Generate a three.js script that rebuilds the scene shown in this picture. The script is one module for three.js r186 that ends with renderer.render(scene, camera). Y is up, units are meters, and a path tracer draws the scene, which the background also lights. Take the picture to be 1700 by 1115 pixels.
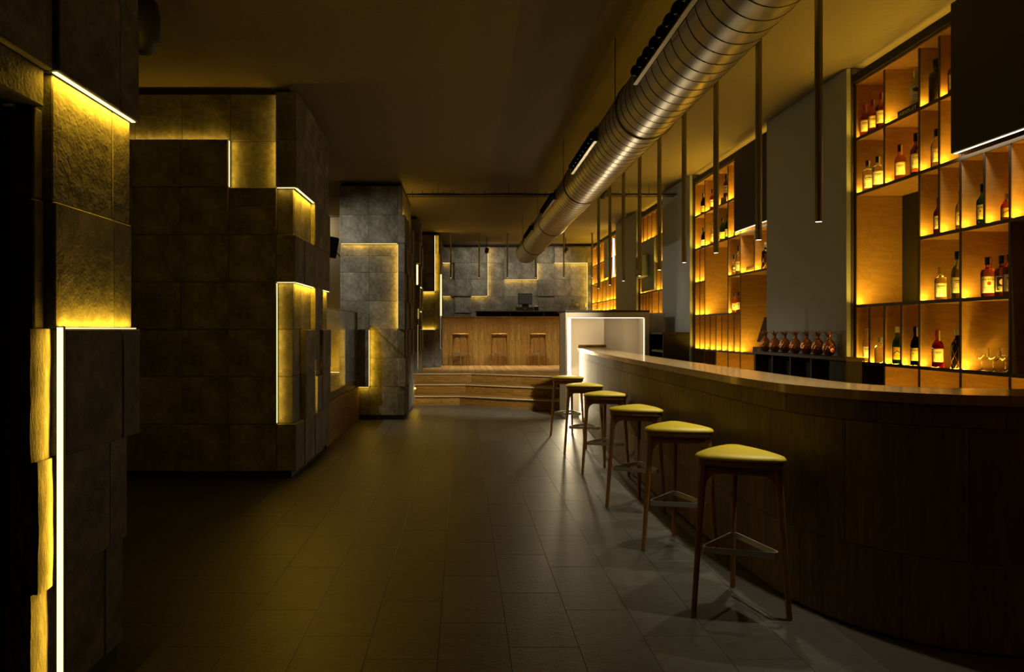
import * as THREE from 'three';
import { RectAreaLightUniformsLib } from 'three/addons/lights/RectAreaLightUniformsLib.js';
import { mergeGeometries } from 'three/addons/utils/BufferGeometryUtils.js';

// ---------------------------------------------------------------- camera, exposure, light levels
RectAreaLightUniformsLib.init();
const scene = new THREE.Scene();
scene.background = new THREE.Color(0x000000);
const camera = new THREE.PerspectiveCamera(52.4, 1700 / 1115, 0.05, 60);
camera.position.set(0, 1.4, 0);
camera.setViewOffset(1700, 1115, 82, 10.5, 1700, 1115);   // shifted architectural lens, level camera
const renderer = new THREE.WebGLRenderer({ antialias: true });
renderer.toneMapping = THREE.LinearToneMapping;
renderer.toneMappingExposure = 1.0;
renderer.shadowMap.enabled = true;

const AMBER = [1.0, 0.53, 0.02];      // strips set into the stone cladding
const SHELF = [1.0, 0.56, 0.035];       // strips along the bottle shelves
const WARM = [1.0, 0.80, 0.48];        // strip around the bar end
const SPOT = [1.0, 0.88, 0.61];        // tube pendants
const L_STONE = 52, L_SHELF = 190, L_END = 24, CD_BAR = 3.7, CD_UPPER = 11.0;

// ---------------------------------------------------------------- helpers
let seed = 12345;
const rnd = () => { seed = (seed * 1664525 + 1013904223) >>> 0; return seed / 4294967296; };
const names = new Map();
function numbered(n) { const k = names.get(n) || 0; names.set(n, k + 1); return k ? n + '_' + String(k).padStart(3, '0') : n; }
const shadow = (o) => { o.castShadow = true; o.receiveShadow = true; return o; };
function thing(name, label, category, [x, y, z] = [0, 0, 0], group) {
  const o = new THREE.Group(); o.name = numbered(name); o.position.set(x, y, z); scene.add(o);
  o.userData = { label, category }; if (group) o.userData.group = group;
  return o;
}
function struct(name, geo, mat) {
  const o = geo ? shadow(new THREE.Mesh(geo, mat)) : new THREE.Group();
  o.name = numbered(name); o.userData = { kind: 'structure' }; scene.add(o); return o;
}
function originOf(p) { const v = new THREE.Vector3(); for (let q = p; q && q !== scene; q = q.parent) v.add(q.position); return v; }
// mesh given in world coordinates, hung under a parent that is only translated
function part(parent, name, geo, mat, at = [0, 0, 0]) {
  const m = shadow(new THREE.Mesh(geo, mat)); m.name = name;
  m.position.set(...at).sub(originOf(parent)); parent.add(m); return m;
}
function dup(root, at, turn, label, group) {
  const r = root.clone(); r.name = numbered(root.name.replace(/_\d{3}$/, '')); scene.add(r);
  r.position.set(...at); r.rotation.y = turn; r.userData = { ...root.userData, label }; if (group) r.userData.group = group;
  return r;
}
// chamfered box, 44 triangles, uv in metres with u along the grain axis
const boxCache = new Map();
function cbox(w, h, d, c = 0.003, grain = 0) {
  const key = [w, h, d, c, grain].map((v) => v.toFixed(4)).join();
  if (boxCache.has(key)) return boxCache.get(key);
  const H = [w / 2, h / 2, d / 2]; c = Math.min(c, w / 3, h / 3, d / 3);
  const pos = [], nor = [], uv = [];
  const V = (ax, s) => s.map((q, i) => q * (i === ax ? H[i] : H[i] - c));
  function poly(P) {
    const a = new THREE.Vector3(...P[0]), b = new THREE.Vector3(...P[1]), e = new THREE.Vector3(...P[2]);
    const n = b.clone().sub(a).cross(e.clone().sub(a)).normalize();
    const ctr = P.reduce((s, p) => s.add(new THREE.Vector3(...p)), new THREE.Vector3());
    if (n.dot(ctr) < 0) { P = P.slice().reverse(); n.negate(); }
    const na = [Math.abs(n.x), Math.abs(n.y), Math.abs(n.z)]; const ax = na.indexOf(Math.max(...na));
    const o = [0, 1, 2].filter((i) => i !== ax); let [ua, va] = o; if (o.includes(grain)) { ua = grain; va = o.find((i) => i !== grain); }
    for (let i = 1; i + 1 < P.length; i++) for (const q of [P[0], P[i], P[i + 1]]) { pos.push(...q); nor.push(n.x, n.y, n.z); uv.push(q[ua] + ax * 0.37, q[va] + ax * 0.61); }
  }
  for (let ax = 0; ax < 3; ax++) for (const s of [1, -1]) {
    const [b, e] = [0, 1, 2].filter((i) => i !== ax);
    poly([[1, 1], [-1, 1], [-1, -1], [1, -1]].map(([p, q]) => { const t = []; t[ax] = s; t[b] = p; t[e] = q; return V(ax, t); }));
  }
  for (let ax = 0; ax < 3; ax++) for (const p of [1, -1]) for (const q of [1, -1]) {
    const [b, e] = [0, 1, 2].filter((i) => i !== ax);
    const T = (s) => { const t = []; t[ax] = s; t[b] = p; t[e] = q; return t; };
    poly([V(b, T(1)), V(b, T(-1)), V(e, T(-1)), V(e, T(1))]);
  }
  for (const x of [1, -1]) for (const y of [1, -1]) for (const z of [1, -1]) poly([0, 1, 2].map((ax) => V(ax, [x, y, z])));
  const g = new THREE.BufferGeometry();
  g.setAttribute('position', new THREE.Float32BufferAttribute(pos, 3)); g.setAttribute('normal', new THREE.Float32BufferAttribute(nor, 3)); g.setAttribute('uv', new THREE.Float32BufferAttribute(uv, 2));
  boxCache.set(key, g); return g;
}
// box by limits: x0..x1, y0..y1, and depth d0..d1 in front of the camera (z = -d)
function block(parent, name, [x0, x1], [y0, y1], [d0, d1], mat, c = 0.003, grain = 0) {
  return part(parent, name, cbox(x1 - x0, y1 - y0, d1 - d0, c, grain), mat, [(x0 + x1) / 2, (y0 + y1) / 2, -(d0 + d1) / 2]);
}
function structBox(name, [x0, x1], [y0, y1], [d0, d1], mat, grain = 0) {
  const o = struct(name, cbox(x1 - x0, y1 - y0, d1 - d0, 0.002, grain), mat); o.position.set((x0 + x1) / 2, (y0 + y1) / 2, -(d0 + d1) / 2); return o;
}
const merge = (list) => mergeGeometries(list.map((g) => { g = g.index ? g.toNonIndexed() : g; for (const k of Object.keys(g.attributes)) if (!['position', 'normal', 'uv'].includes(k)) g.deleteAttribute(k); return g; }));
const moved = (g, x, y, z) => g.clone().translate(x, y, z);
function tube(pts, r, seg = 24, rad = 6, closed = false) { return new THREE.TubeGeometry(new THREE.CatmullRomCurve3(pts.map((p) => new THREE.Vector3(...p)), closed), seg, r, rad, closed); }
function bar(a, b, r, rad = 8) {
  const A = new THREE.Vector3(...a), B = new THREE.Vector3(...b); const g = new THREE.CylinderGeometry(r, r, A.distanceTo(B), rad);
  g.applyQuaternion(new THREE.Quaternion().setFromUnitVectors(new THREE.Vector3(0, 1, 0), B.clone().sub(A).normalize()));
  return g.translate((A.x + B.x) / 2, (A.y + B.y) / 2, (A.z + B.z) / 2);
}

// ---------------------------------------------------------------- textures
function noiseGrid(n, cells, r) { const g = new Float32Array(cells * cells); for (let i = 0; i < g.length; i++) g[i] = r(); return (x, y) => { const fx = x / n * cells, fy = y / n * cells, ix = Math.floor(fx), iy = Math.floor(fy); let a = fx - ix, b = fy - iy; a = a * a * (3 - 2 * a); b = b * b * (3 - 2 * b); const G = (i, j) => g[((j % cells + cells) % cells) * cells + (i % cells + cells) % cells]; return (G(ix, iy) * (1 - a) + G(ix + 1, iy) * a) * (1 - b) + (G(ix, iy + 1) * (1 - a) + G(ix + 1, iy + 1) * a) * b; }; }
function dataTex(n, fn, srgb = true) {
  const d = new Uint8Array(n * n * 4);
  for (let y = 0; y < n; y++) for (let x = 0; x < n; x++) { const c = fn(x, y), k = (y * n + x) * 4; for (let i = 0; i < 3; i++) d[k + i] = Math.max(0, Math.min(255, c[i] * 255)); d[k + 3] = 255; }
  const t = new THREE.DataTexture(d, n, n); t.wrapS = t.wrapT = THREE.RepeatWrapping; t.magFilter = THREE.LinearFilter; t.minFilter = THREE.LinearMipmapLinearFilter; t.generateMipmaps = true;
  if (srgb) t.colorSpace = THREE.SRGBColorSpace; t.needsUpdate = true; return t;
}
function scratchField(n, count, len, rng, bend = 1.2) {
  const f = new Float32Array(n * n);
  for (let i = 0; i < count; i++) {
    let x = rng() * n, y = rng() * n, a = rng() * Math.PI * 2, k = (rng() - 0.5) * bend / len, w = 0.35 + rng() * 0.65, L = len * (0.4 + rng());
    for (let s = 0; s < L; s++) { x += Math.cos(a); y += Math.sin(a); a += k; const e = Math.sin(Math.PI * s / L) * w; const q = ((Math.floor(y) % n + n) % n) * n + (Math.floor(x) % n + n) % n; f[q] = Math.max(f[q], e); const q2 = ((Math.floor(y + 1) % n + n) % n) * n + (Math.floor(x) % n + n) % n; f[q2] = Math.max(f[q2], e * 0.6); }
  }
  return f;
}
const N = 512;
const big = noiseGrid(N, 6, rnd), mid = noiseGrid(N, 22, rnd), fine = noiseGrid(N, 90, rnd), grit = noiseGrid(N, 256, rnd);
const scr = scratchField(N, 300, 34, rnd);
const stoneColor = dataTex(N, (x, y) => { const v = 0.46 + (big(x, y) - 0.5) * 0.16 + (mid(x, y) - 0.5) * 0.12 + (fine(x, y) - 0.5) * 0.07 + (grit(x, y) - 0.5) * 0.05 + scr[y * N + x] * 0.10; return [v, v * 0.985, v * 0.95]; });
const stoneBump = dataTex(N, (x, y) => { const v = 0.4 + (mid(x, y) - 0.5) * 0.5 + (fine(x, y) - 0.5) * 0.3 + (grit(x, y) - 0.5) * 0.16 + scr[y * N + x] * 0.22; return [v, v, v]; }, false);
const streak = noiseGrid(N, 5, rnd);
const floorColor = dataTex(N, (x, y) => { const v = 0.305 + (streak(x, y * 5) - 0.5) * 0.035 + (mid(x, y * 3) - 0.5) * 0.035 + (grit(x, y) - 0.5) * 0.05 + (fine(x, y) - 0.5) * 0.03 + Math.max(0, scr[y * N + x]) * 0.015; return [v, v * 0.975, v * 0.92]; });
const floorBump = dataTex(N, (x, y) => { const v = 0.5 + (fine(x, y * 2) - 0.5) * 0.4 + (grit(x, y) - 0.5) * 0.3 + (mid(x, y) - 0.5) * 0.2; return [v, v, v]; }, false);
const gl = noiseGrid(N, 64, rnd), g2 = noiseGrid(N, 8, rnd), g3 = noiseGrid(N, 128, rnd);
function woodTex(c0, c1, wave, contrast) {
  return dataTex(N, (x, y) => {
    const warp = g2(x, y) * wave; const ring = 0.5 + 0.5 * Math.sin((y * 0.16 + warp * 9) + g2(x * 0.5, y * 2) * 6);
    const f = gl((x * 0.06) % N, y * 1.0); const p = g3((x * 0.1) % N, y);
    let t = 0.5 + ((ring - 0.5) * 0.5 + (f - 0.5) * 0.8 + (p - 0.5) * 0.4) * contrast; t = Math.max(0, Math.min(1, t));
    return c0.map((v, i) => v + (c1[i] - v) * t);
  });
}
const oakTex = woodTex([0.43, 0.315, 0.13], [0.67, 0.52, 0.245], 2.0, 0.75);
const birchTex = woodTex([0.64, 0.49, 0.31], [0.78, 0.63, 0.42], 3.0, 0.45);
const walnutTex = woodTex([0.345, 0.28, 0.20], [0.48, 0.40, 0.295], 1.2, 0.8);
const topTex = woodTex([0.57, 0.47, 0.31], [0.69, 0.58, 0.40], 1.0, 0.5);
const brushTex = dataTex(256, (x, y) => { const v = 0.5 + (gl(x * 2, y * 0.02) - 0.5) * 0.25 + (g3(x * 2, 3) - 0.5) * 0.2; return [v, v, v]; }, false);
const plasterBump = dataTex(256, (x, y) => { const v = 0.5 + (mid(x * 2, y * 2) - 0.5) * 0.6 + (fine(x * 2, y * 2) - 0.5) * 0.3; return [v, v, v]; }, false);
function rep(t, sx, sy, ox = 0, oy = 0, rot = 0) { const c = t.clone(); c.repeat.set(sx, sy); c.offset.set(ox, oy); c.rotation = rot; c.needsUpdate = true; return c; }

const std = (o) => new THREE.MeshStandardMaterial(o);
const phys = (o) => new THREE.MeshPhysicalMaterial(o);
const stone = [0, 1, 2, 3].map((i) => std({ map: rep(stoneColor, 1.25, 1.25, i * 0.27, i * 0.41), bumpMap: rep(stoneBump, 1.25, 1.25, i * 0.27, i * 0.41), bumpScale: 0.0026, roughness: 0.78, color: [0xf0f0f0, 0xe2e2e2, 0xffffff, 0xe9e7e2][i] }));
const anyStone = () => stone[Math.floor(rnd() * 4)];
const slate = [0, 1, 2].map((i) => std({ map: rep(floorColor, 0.8, 0.8, i * 0.33, i * 0.21, 0), bumpMap: rep(floorBump, 0.8, 0.8, i * 0.33, i * 0.21), bumpScale: 0.0014, roughness: 0.44, color: [0xffffff, 0xf2f2f2, 0xe8e8e8][i] }));
const mat = {
  grout: std({ color: 0x3a3731, roughness: 0.95 }),
  core: std({ color: 0x2b2824, roughness: 0.95 }),
  ceiling: std({ color: 0x6f6656, roughness: 0.95, bumpMap: rep(plasterBump, 1.4, 1.4), bumpScale: 0.004 }),
  plaster: std({ color: 0xb5ab98, roughness: 0.9, bumpMap: plasterBump, bumpScale: 0.002 }),
  darkWall: std({ color: 0x3a3733, roughness: 0.9 }),
  oak: [0, 1, 2].map((i) => std({ map: rep(oakTex, 0.9, 1.6, i * 0.31, i * 0.17), roughness: 0.5, color: [0xffffff, 0xefe2d2, 0xf8efdf][i] })),
  birch: [0, 1].map((i) => std({ map: rep(birchTex, 0.9, 0.9, i * 0.4, i * 0.3), roughness: 0.55 })),
  walnut: [0, 1, 2, 3].map((i) => std({ map: rep(walnutTex, 0.9, 1.4, i * 0.23, i * 0.37), roughness: 0.5, color: [0xffffff, 0xe6e2dc, 0xf6efe8, 0xd8d2ca][i] })),
  barTop: phys({ map: rep(topTex, 0.7, 1.2), roughness: 0.2, clearcoat: 0.6, clearcoatRoughness: 0.12 }),
  edge: std({ color: 0x4a4038, roughness: 0.6 }),
  blackPanel: std({ color: 0x232120, roughness: 0.7 }),
  greyPanel: std({ color: 0x98a2ad, roughness: 0.55, bumpMap: rep(brushTex, 3, 3), bumpScale: 0.0008 }),
  black: std({ color: 0x121212, roughness: 0.6 }),
  blackGloss: std({ color: 0x0c0c0e, roughness: 0.25 }),
  steel: std({ color: 0xd6d4cf, metalness: 1, roughness: 0.38 }),
  duct: std({ color: 0xaaa69c, metalness: 1, roughness: 0.34, bumpMap: rep(brushTex, 2, 2), bumpScale: 0.0004 }),
  seam: std({ color: 0x7a766e, metalness: 1, roughness: 0.5 }),
  bronze: std({ color: 0x8f897c, metalness: 0.65, roughness: 0.42 }),
  rail: std({ color: 0x50473a, metalness: 0.8, roughness: 0.4 }),
  legWood: std({ map: rep(oakTex, 1.2, 3.0, 0.2, 0.1), roughness: 0.5, color: 0xe8dcb4 }),
  yellow: phys({ color: 0xb5a20c, roughness: 0.5, sheen: 0.25, sheenRoughness: 0.6 }),
  pane: phys({ color: 0xffffff, transmission: 1, roughness: 0.02, thickness: 0, ior: 1.5 }),
  clear: phys({ color: 0xffffff, transmission: 1, roughness: 0.02, thickness: 0.01, ior: 1.5 }),
  copper: std({ color: 0xd6946c, metalness: 1, roughness: 0.32 }),
  nosing: std({ color: 0xcdbfa5, roughness: 0.5, metalness: 0.2 }),
  linen: std({ color: 0xb3a793, roughness: 0.75 }),
  white: std({ color: 0xd8d2c6, roughness: 0.7 }),
  screen: std({ color: 0x3c4048, roughness: 0.25 }),
  cable: std({ color: 0x2a2520, roughness: 0.7 }),
};
const glow = (c, k) => { const m = std({ color: 0x000000, roughness: 1, emissive: new THREE.Color().setRGB(...c), emissiveIntensity: k }); return m; };
const G_AMBER = glow([1, 0.78, 0.3], 2.6), G_WARM = glow([1, 0.88, 0.62], 2.6), G_LAMP = glow([1, 0.9, 0.62], 7), G_LIT_FACE = glow([1, 0.68, 0.18], 0.3);  // the dim one is painted light on stone faces

// a strip lamp: thin glowing mesh and the light it gives off, the light just in front of the glowing face
function strip(parent, at, len, wid, normal, along, level, color = AMBER, glowMat = G_AMBER) {
  const z = new THREE.Vector3(...normal).normalize(), x = new THREE.Vector3(...along).normalize(), y = z.clone().cross(x);
  const q = new THREE.Quaternion().setFromRotationMatrix(new THREE.Matrix4().makeBasis(x, y, z));
  const m = part(parent, 'led_strip', cbox(len, wid, 0.004, 0.0005), glowMat, at); m.quaternion.copy(q);
  const l = new THREE.RectAreaLight(new THREE.Color().setRGB(...color), level, len, wid);
  l.position.copy(m.position).addScaledVector(z, 0.003);
  l.quaternion.copy(new THREE.Quaternion().setFromRotationMatrix(new THREE.Matrix4().makeBasis(x.clone().negate(), y, z.clone().negate())));
  l.name = 'strip_light'; parent.add(l); return m;
}

// ---------------------------------------------------------------- the room shell
const CEIL = 3.69;
const ROW = [0.072, 0.5155, 0.959, 1.4025, 1.846, 2.2895, 2.733, 3.1765, 3.62];   // courses of the cladding
structBox('ceiling', [-4.5, 4.1], [CEIL, CEIL + 0.2], [-2.6, 18.6], mat.ceiling);
structBox('wall_right', [3.9, 4.1], [-0.2, CEIL], [-2.6, 18.6], mat.darkWall);
structBox('wall_back', [-4.5, 4.1], [-0.2, CEIL], [-2.8, -2.6], mat.darkWall);
structBox('wall_left', [-4.7, -4.5], [-0.2, CEIL], [-2.6, 18.6], mat.darkWall);

// floor: slab and slate tiles 31 x 62 cm
const floor = structBox('floor', [-4.5, 4.1], [-0.2, -0.003], [-2.6, 18.6], mat.grout);
{
  const TW = 0.31, TL = 0.62, geo = cbox(TW - 0.002, 0.012, TL - 0.002, 0.0007, 0);
  const wide = (x0, cols, d0, rows) => {
    for (let i = 0; i < cols; i++) {
      const off = [0, 0.33, 0.11, 0.47, 0.22][(i + 7) % 5];
      for (let j = 0; j < rows; j++) part(floor, 'tile', geo, slate[Math.floor(rnd() * 3)], [x0 + (i + 0.5) * TW, -0.006, -(d0 + off + (j + 0.5) * TL)]);
    }
  };
  wide(-1.966, 12, 1.55, 18);
  wide(-3.516, 5, 2.75, 6);
  block(floor, 'subfloor', [1.76, 3.9], [-0.012, -0.002], [2.2, 12.8], mat.grout, 0.001);
}

// ---- near left wall: a doorway and the stone courses around it
const nearWall = struct('wall_near_left');
block(nearWall, 'core', [-4.4, -1.52], [2.16, CEIL], [-2.55, 2.30], mat.core);
block(nearWall, 'core', [-4.4, -1.52], [0, 2.16], [-2.55, 1.35], mat.core);
block(nearWall, 'door_leaf', [-1.72, -1.68], [0, 2.12], [1.36, 2.29], mat.black);
block(nearWall, 'door_frame', [-1.70, -1.56], [0, 2.16], [2.265, 2.305], mat.blackPanel);
block(nearWall, 'door_frame', [-1.70, -1.56], [2.12, 2.16], [1.36, 2.265], mat.blackPanel);
for (const [y0, y1, x1] of [[2.2895, 2.733, -1.408], [2.733, 3.1765, -1.412], [3.1765, 3.62, -1.40]]) for (const [a, b] of [[1.905, 2.345], [1.46, 1.90], [1.01, 1.455]]) block(nearWall, 'tile', [-1.52, x1], [y0 + 0.001, y1 - 0.001], [a, b], anyStone(), 0.004);
for (const [a, b] of [[1.905, 2.335], [1.46, 1.90], [1.01, 1.455]]) block(nearWall, 'tile', [-1.52, -1.432], [2.16, 2.288], [a, b], anyStone(), 0.004);

// ---- A: the nearest clad pillar on the left
const pillarA = thing('stone_clad_pillar', 'nearest stone-clad pillar at far left with a tall vertical light strip', 'pillar', [-1.8, 0, -2.6]);
{
  block(pillarA, 'core', [-2.15, -1.5], [0, CEIL - 0.001], [2.385, 2.9], mat.core);
  block(pillarA, 'core', [-2.15, -1.56], [0, CEIL - 0.001], [2.305, 2.385], mat.core);
  const face = [-1.454, -1.432, -1.381, -1.415, -1.425, -1.39, -1.394, -1.388];
  for (let r = 0; r < 8; r++) {
    const y0 = ROW[r] + 0.001, y1 = ROW[r + 1] - 0.001, m = anyStone();
    const n = r >= 5 ? 2.352 : r === 4 || r === 3 ? 2.372 : 2.375;
    block(pillarA, 'tile', [-1.5, face[r]], [y0, y1], [n, 2.772], m, 0.004);
    block(pillarA, 'tile', [-1.5, face[r] - (r % 2 ? 0.003 : -0.002)], [y0, y1], [2.776, 2.92 + [0, 0, 0, 0.003, -0.002, 0.02, 0.01, 0.02][r]], anyStone(), 0.004);
    block(pillarA, 'tile', [-2.15, -1.502], [y0, y1], [2.9, 2.922 + (r % 3) * 0.006], anyStone(), 0.004);
  }
  block(pillarA, 'plinth', [-2.1, -1.47], [0, 0.07], [2.39, 2.905], mat.black);
  // split stone ends beside the vertical strip
  for (const [y0, y1, x1, a, m] of [[0.959, 1.4025, -1.418, 2.252, 0], [0.5155, 0.957, -1.412, 2.276, 2], [0.02, 0.514, -1.43, 2.268, 1]]) {
    const g = new THREE.BoxGeometry(0.09, y1 - y0, 2.36 - a, 4, 26, 6); const p = g.attributes.position;
    for (let i = 0; i < p.count; i++) { const Y = p.getY(i), Z = p.getZ(i); if (p.getX(i) > 0) p.setX(i, p.getX(i) + (Math.sin(Y * 9 + m) * 0.002 + Math.sin(Y * 31 + Z * 40) * 0.0008 - Z * Z * 3.0)); if (Z > 0) p.setZ(i, Z + Math.sin(Y * 7 + m * 2) * 0.003 + Math.sin(Y * 37) * 0.0008); }
    g.computeVertexNormals(); part(pillarA, 'split_stone', g, stone[m], [x1 - 0.045, (y0 + y1) / 2, -(a + 2.36) / 2]);
  }
  for (const [y0, y1, x1, a] of [[1.4025, 1.846, -1.45, 2.31], [1.846, 2.16, -1.455, 2.315]]) block(pillarA, 'tile', [-1.56, x1], [y0 + 0.001, y1 - 0.001], [a, 2.366], anyStone(), 0.005);
  // aluminium channel and the strips
  block(pillarA, 'led_channel', [-1.409, -1.381], [0.004, 1.412], [2.366, 2.3745], mat.rail, 0.001);
  strip(pillarA, [-1.395, 0.708, -2.3645], 1.40, 0.02, [0, 0, 1], [0, 1, 0], L_STONE * 0.9);
  strip(pillarA, [-1.407, 2.2865, -2.636], 0.565, 0.016, [0, -1, 0], [0, 0, 1], L_STONE * 2.6);
  strip(pillarA, [-1.60, 2.2, -2.945], 1.3, 0.014, [0, 0, -1], [0, 1, 0], L_STONE * 1.9);  // unseen strip added to brighten the front of the wide block
  strip(pillarA, [-1.398, 1.405, -2.65], 0.52, 0.012, [0, 1, 0], [0, 0, 1], L_STONE * 1.8);
}

// ---- B: the wide clad block
const blockB = thing('stone_clad_block', 'wide dark stone-clad block with stepped light strips, left of the raised glass balustrade', 'wall block', [-3, 0, -7.2]);
{
  block(blockB, 'core', [-4.45, -1.66], [0, CEIL - 0.001], [6.5, 8.04], mat.core);
  block(blockB, 'plinth', [-4.45, -1.62], [0, 0.07], [6.455, 8.04], mat.black);
  const cx = [-4.43, -3.985, -3.54, -3.09, -2.644, -2.192, -1.746];
  const P = [   // bottom to top, left to right, last is the corner column
    [0.03, 0.04, 0.03, 0.03, 0.05, 0.04, 0.03], [0.03, 0.03, 0.04, 0.03, 0.035, 0.055, 0.0], [0.03, 0.04, 0.05, 0.03, 0.03, 0.055, 0.0], [0.03, 0.03, 0.03, 0.055, 0.04, 0.055, 0.0],
    [0.04, 0.05, 0.05, 0.05, 0.055, 0.05, 0.055], [0.06, 0.06, 0.06, 0.06, 0.06, 0.05, 0.0], [0.07, 0.07, 0.07, 0.07, 0.07, 0.0, 0.07], [0.0, 0.0, 0.0, 0.0, 0.002, 0.0, 0.07]];
  const sx = [-1.565, -1.60, -1.60, -1.60, -1.565, -1.60, -1.55, -1.55];   // outer face of the side at the corner
  for (let r = 0; r < 8; r++) {
    for (let c = 0; c < 7; c++) {
      const x0 = cx[c] + 0.001, x1 = c < 6 ? cx[c + 1] - 0.001 : sx[r];
      if (r === 5 && c === 5) { block(blockB, 'tile', [x0, x1], [ROW[5] + 0.001, 2.555], [6.44 - P[r][c], 6.5], anyStone(), 0.004); block(blockB, 'tile', [x0, x1], [2.557, ROW[6] - 0.001], [6.44 - P[r][c] + 0.006, 6.5], anyStone(), 0.004); continue; }
      block(blockB, 'tile', [x0, x1], [ROW[r] + 0.001, ROW[r + 1] - 0.001], [6.44 - P[r][c], 6.5], anyStone(), 0.004);
    }
    const cd = [6.502, 6.75, 7.19, 7.58, 8.045];
    const Q = [[0.035, 0.045, 0.05, 0.03], [0, 0.05, -9, 0.045], [0, 0.05, -9, 0.05], [0, 0, 0.05, 0.0], [0.035, 0.04, 0.04, 0.035], [0, 0, 0.045, 0.04], [0.05, 0.05, 0.04, 0.02], [0.05, 0.05, 0.03, 0.02]][r];
    for (let c = 0; c < 4; c++) {
      if (Q[c] < -1) continue;
      block(blockB, 'tile', [-1.66, -1.60 + Q[c]], [ROW[r] + 0.001, ROW[r + 1] - 0.001], [cd[c] + 0.001, cd[c + 1] - 0.001], anyStone(), 0.004);
    }
  }
  // the lit recess in the side
  for (const [y0, y1, a, b, x] of [[0.5165, 0.9, 7.191, 7.35, -1.625], [0.5165, 0.9, 7.352, 7.579, -1.56], [0.902, 1.08, 7.191, 7.34, -1.625], [0.902, 1.4015, 7.342, 7.579, -1.58], [1.082, 1.4015, 7.191, 7.34, -1.555]]) block(blockB, 'tile', [-1.66, x], [y0, y1], [a, b], anyStone(), 0.003);
  strip(blockB, [-1.606, 0.8, -7.197], 0.54, 0.01, [0, 0, -1], [0, 1, 0], L_STONE * 0.6);
  strip(blockB, [-1.57, 0.9, -7.205], 0.5, 0.008, [0, 0, -1], [0, 1, 0], L_STONE * 0.3);
  const S = L_STONE;
  strip(blockB, [-3.1, 3.178, -6.408], 1.8, 0.012, [0, 1, 0], [1, 0, 0], S * 0.55);
  strip(blockB, [-2.189, 2.955, -6.405], 0.43, 0.014, [1, 0, 0], [0, 1, 0], S * 0.85);
  strip(blockB, [-1.749, 2.955, -6.41], 0.43, 0.012, [-1, 0, 0], [0, 1, 0], S * 0.75);
  strip(blockB, [-1.749, 3.40, -6.41], 0.42, 0.010, [-1, 0, 0], [0, 1, 0], S * 0.28);
  strip(blockB, [-1.655, 2.730, -6.405], 0.17, 0.012, [0, -1, 0], [1, 0, 0], S * 0.4);
  strip(blockB, [-1.567, 2.730, -6.80], 0.74, 0.02, [0, -1, 0], [0, 0, 1], S * 2.1);
  strip(blockB, [-1.655, 1.843, -6.41], 0.17, 0.012, [0, -1, 0], [1, 0, 0], S * 0.4);
  strip(blockB, [-1.576, 1.843, -6.83], 0.70, 0.018, [0, -1, 0], [0, 0, 1], S * 2.1);
  strip(blockB, [-1.576, 1.843, -7.81], 0.42, 0.018, [0, -1, 0], [0, 0, 1], S * 2.1);
  strip(blockB, [-1.743, 1.18, -6.412], 1.31, 0.012, [1, 0, 0], [0, 1, 0], S * 0.45);
}

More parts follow.
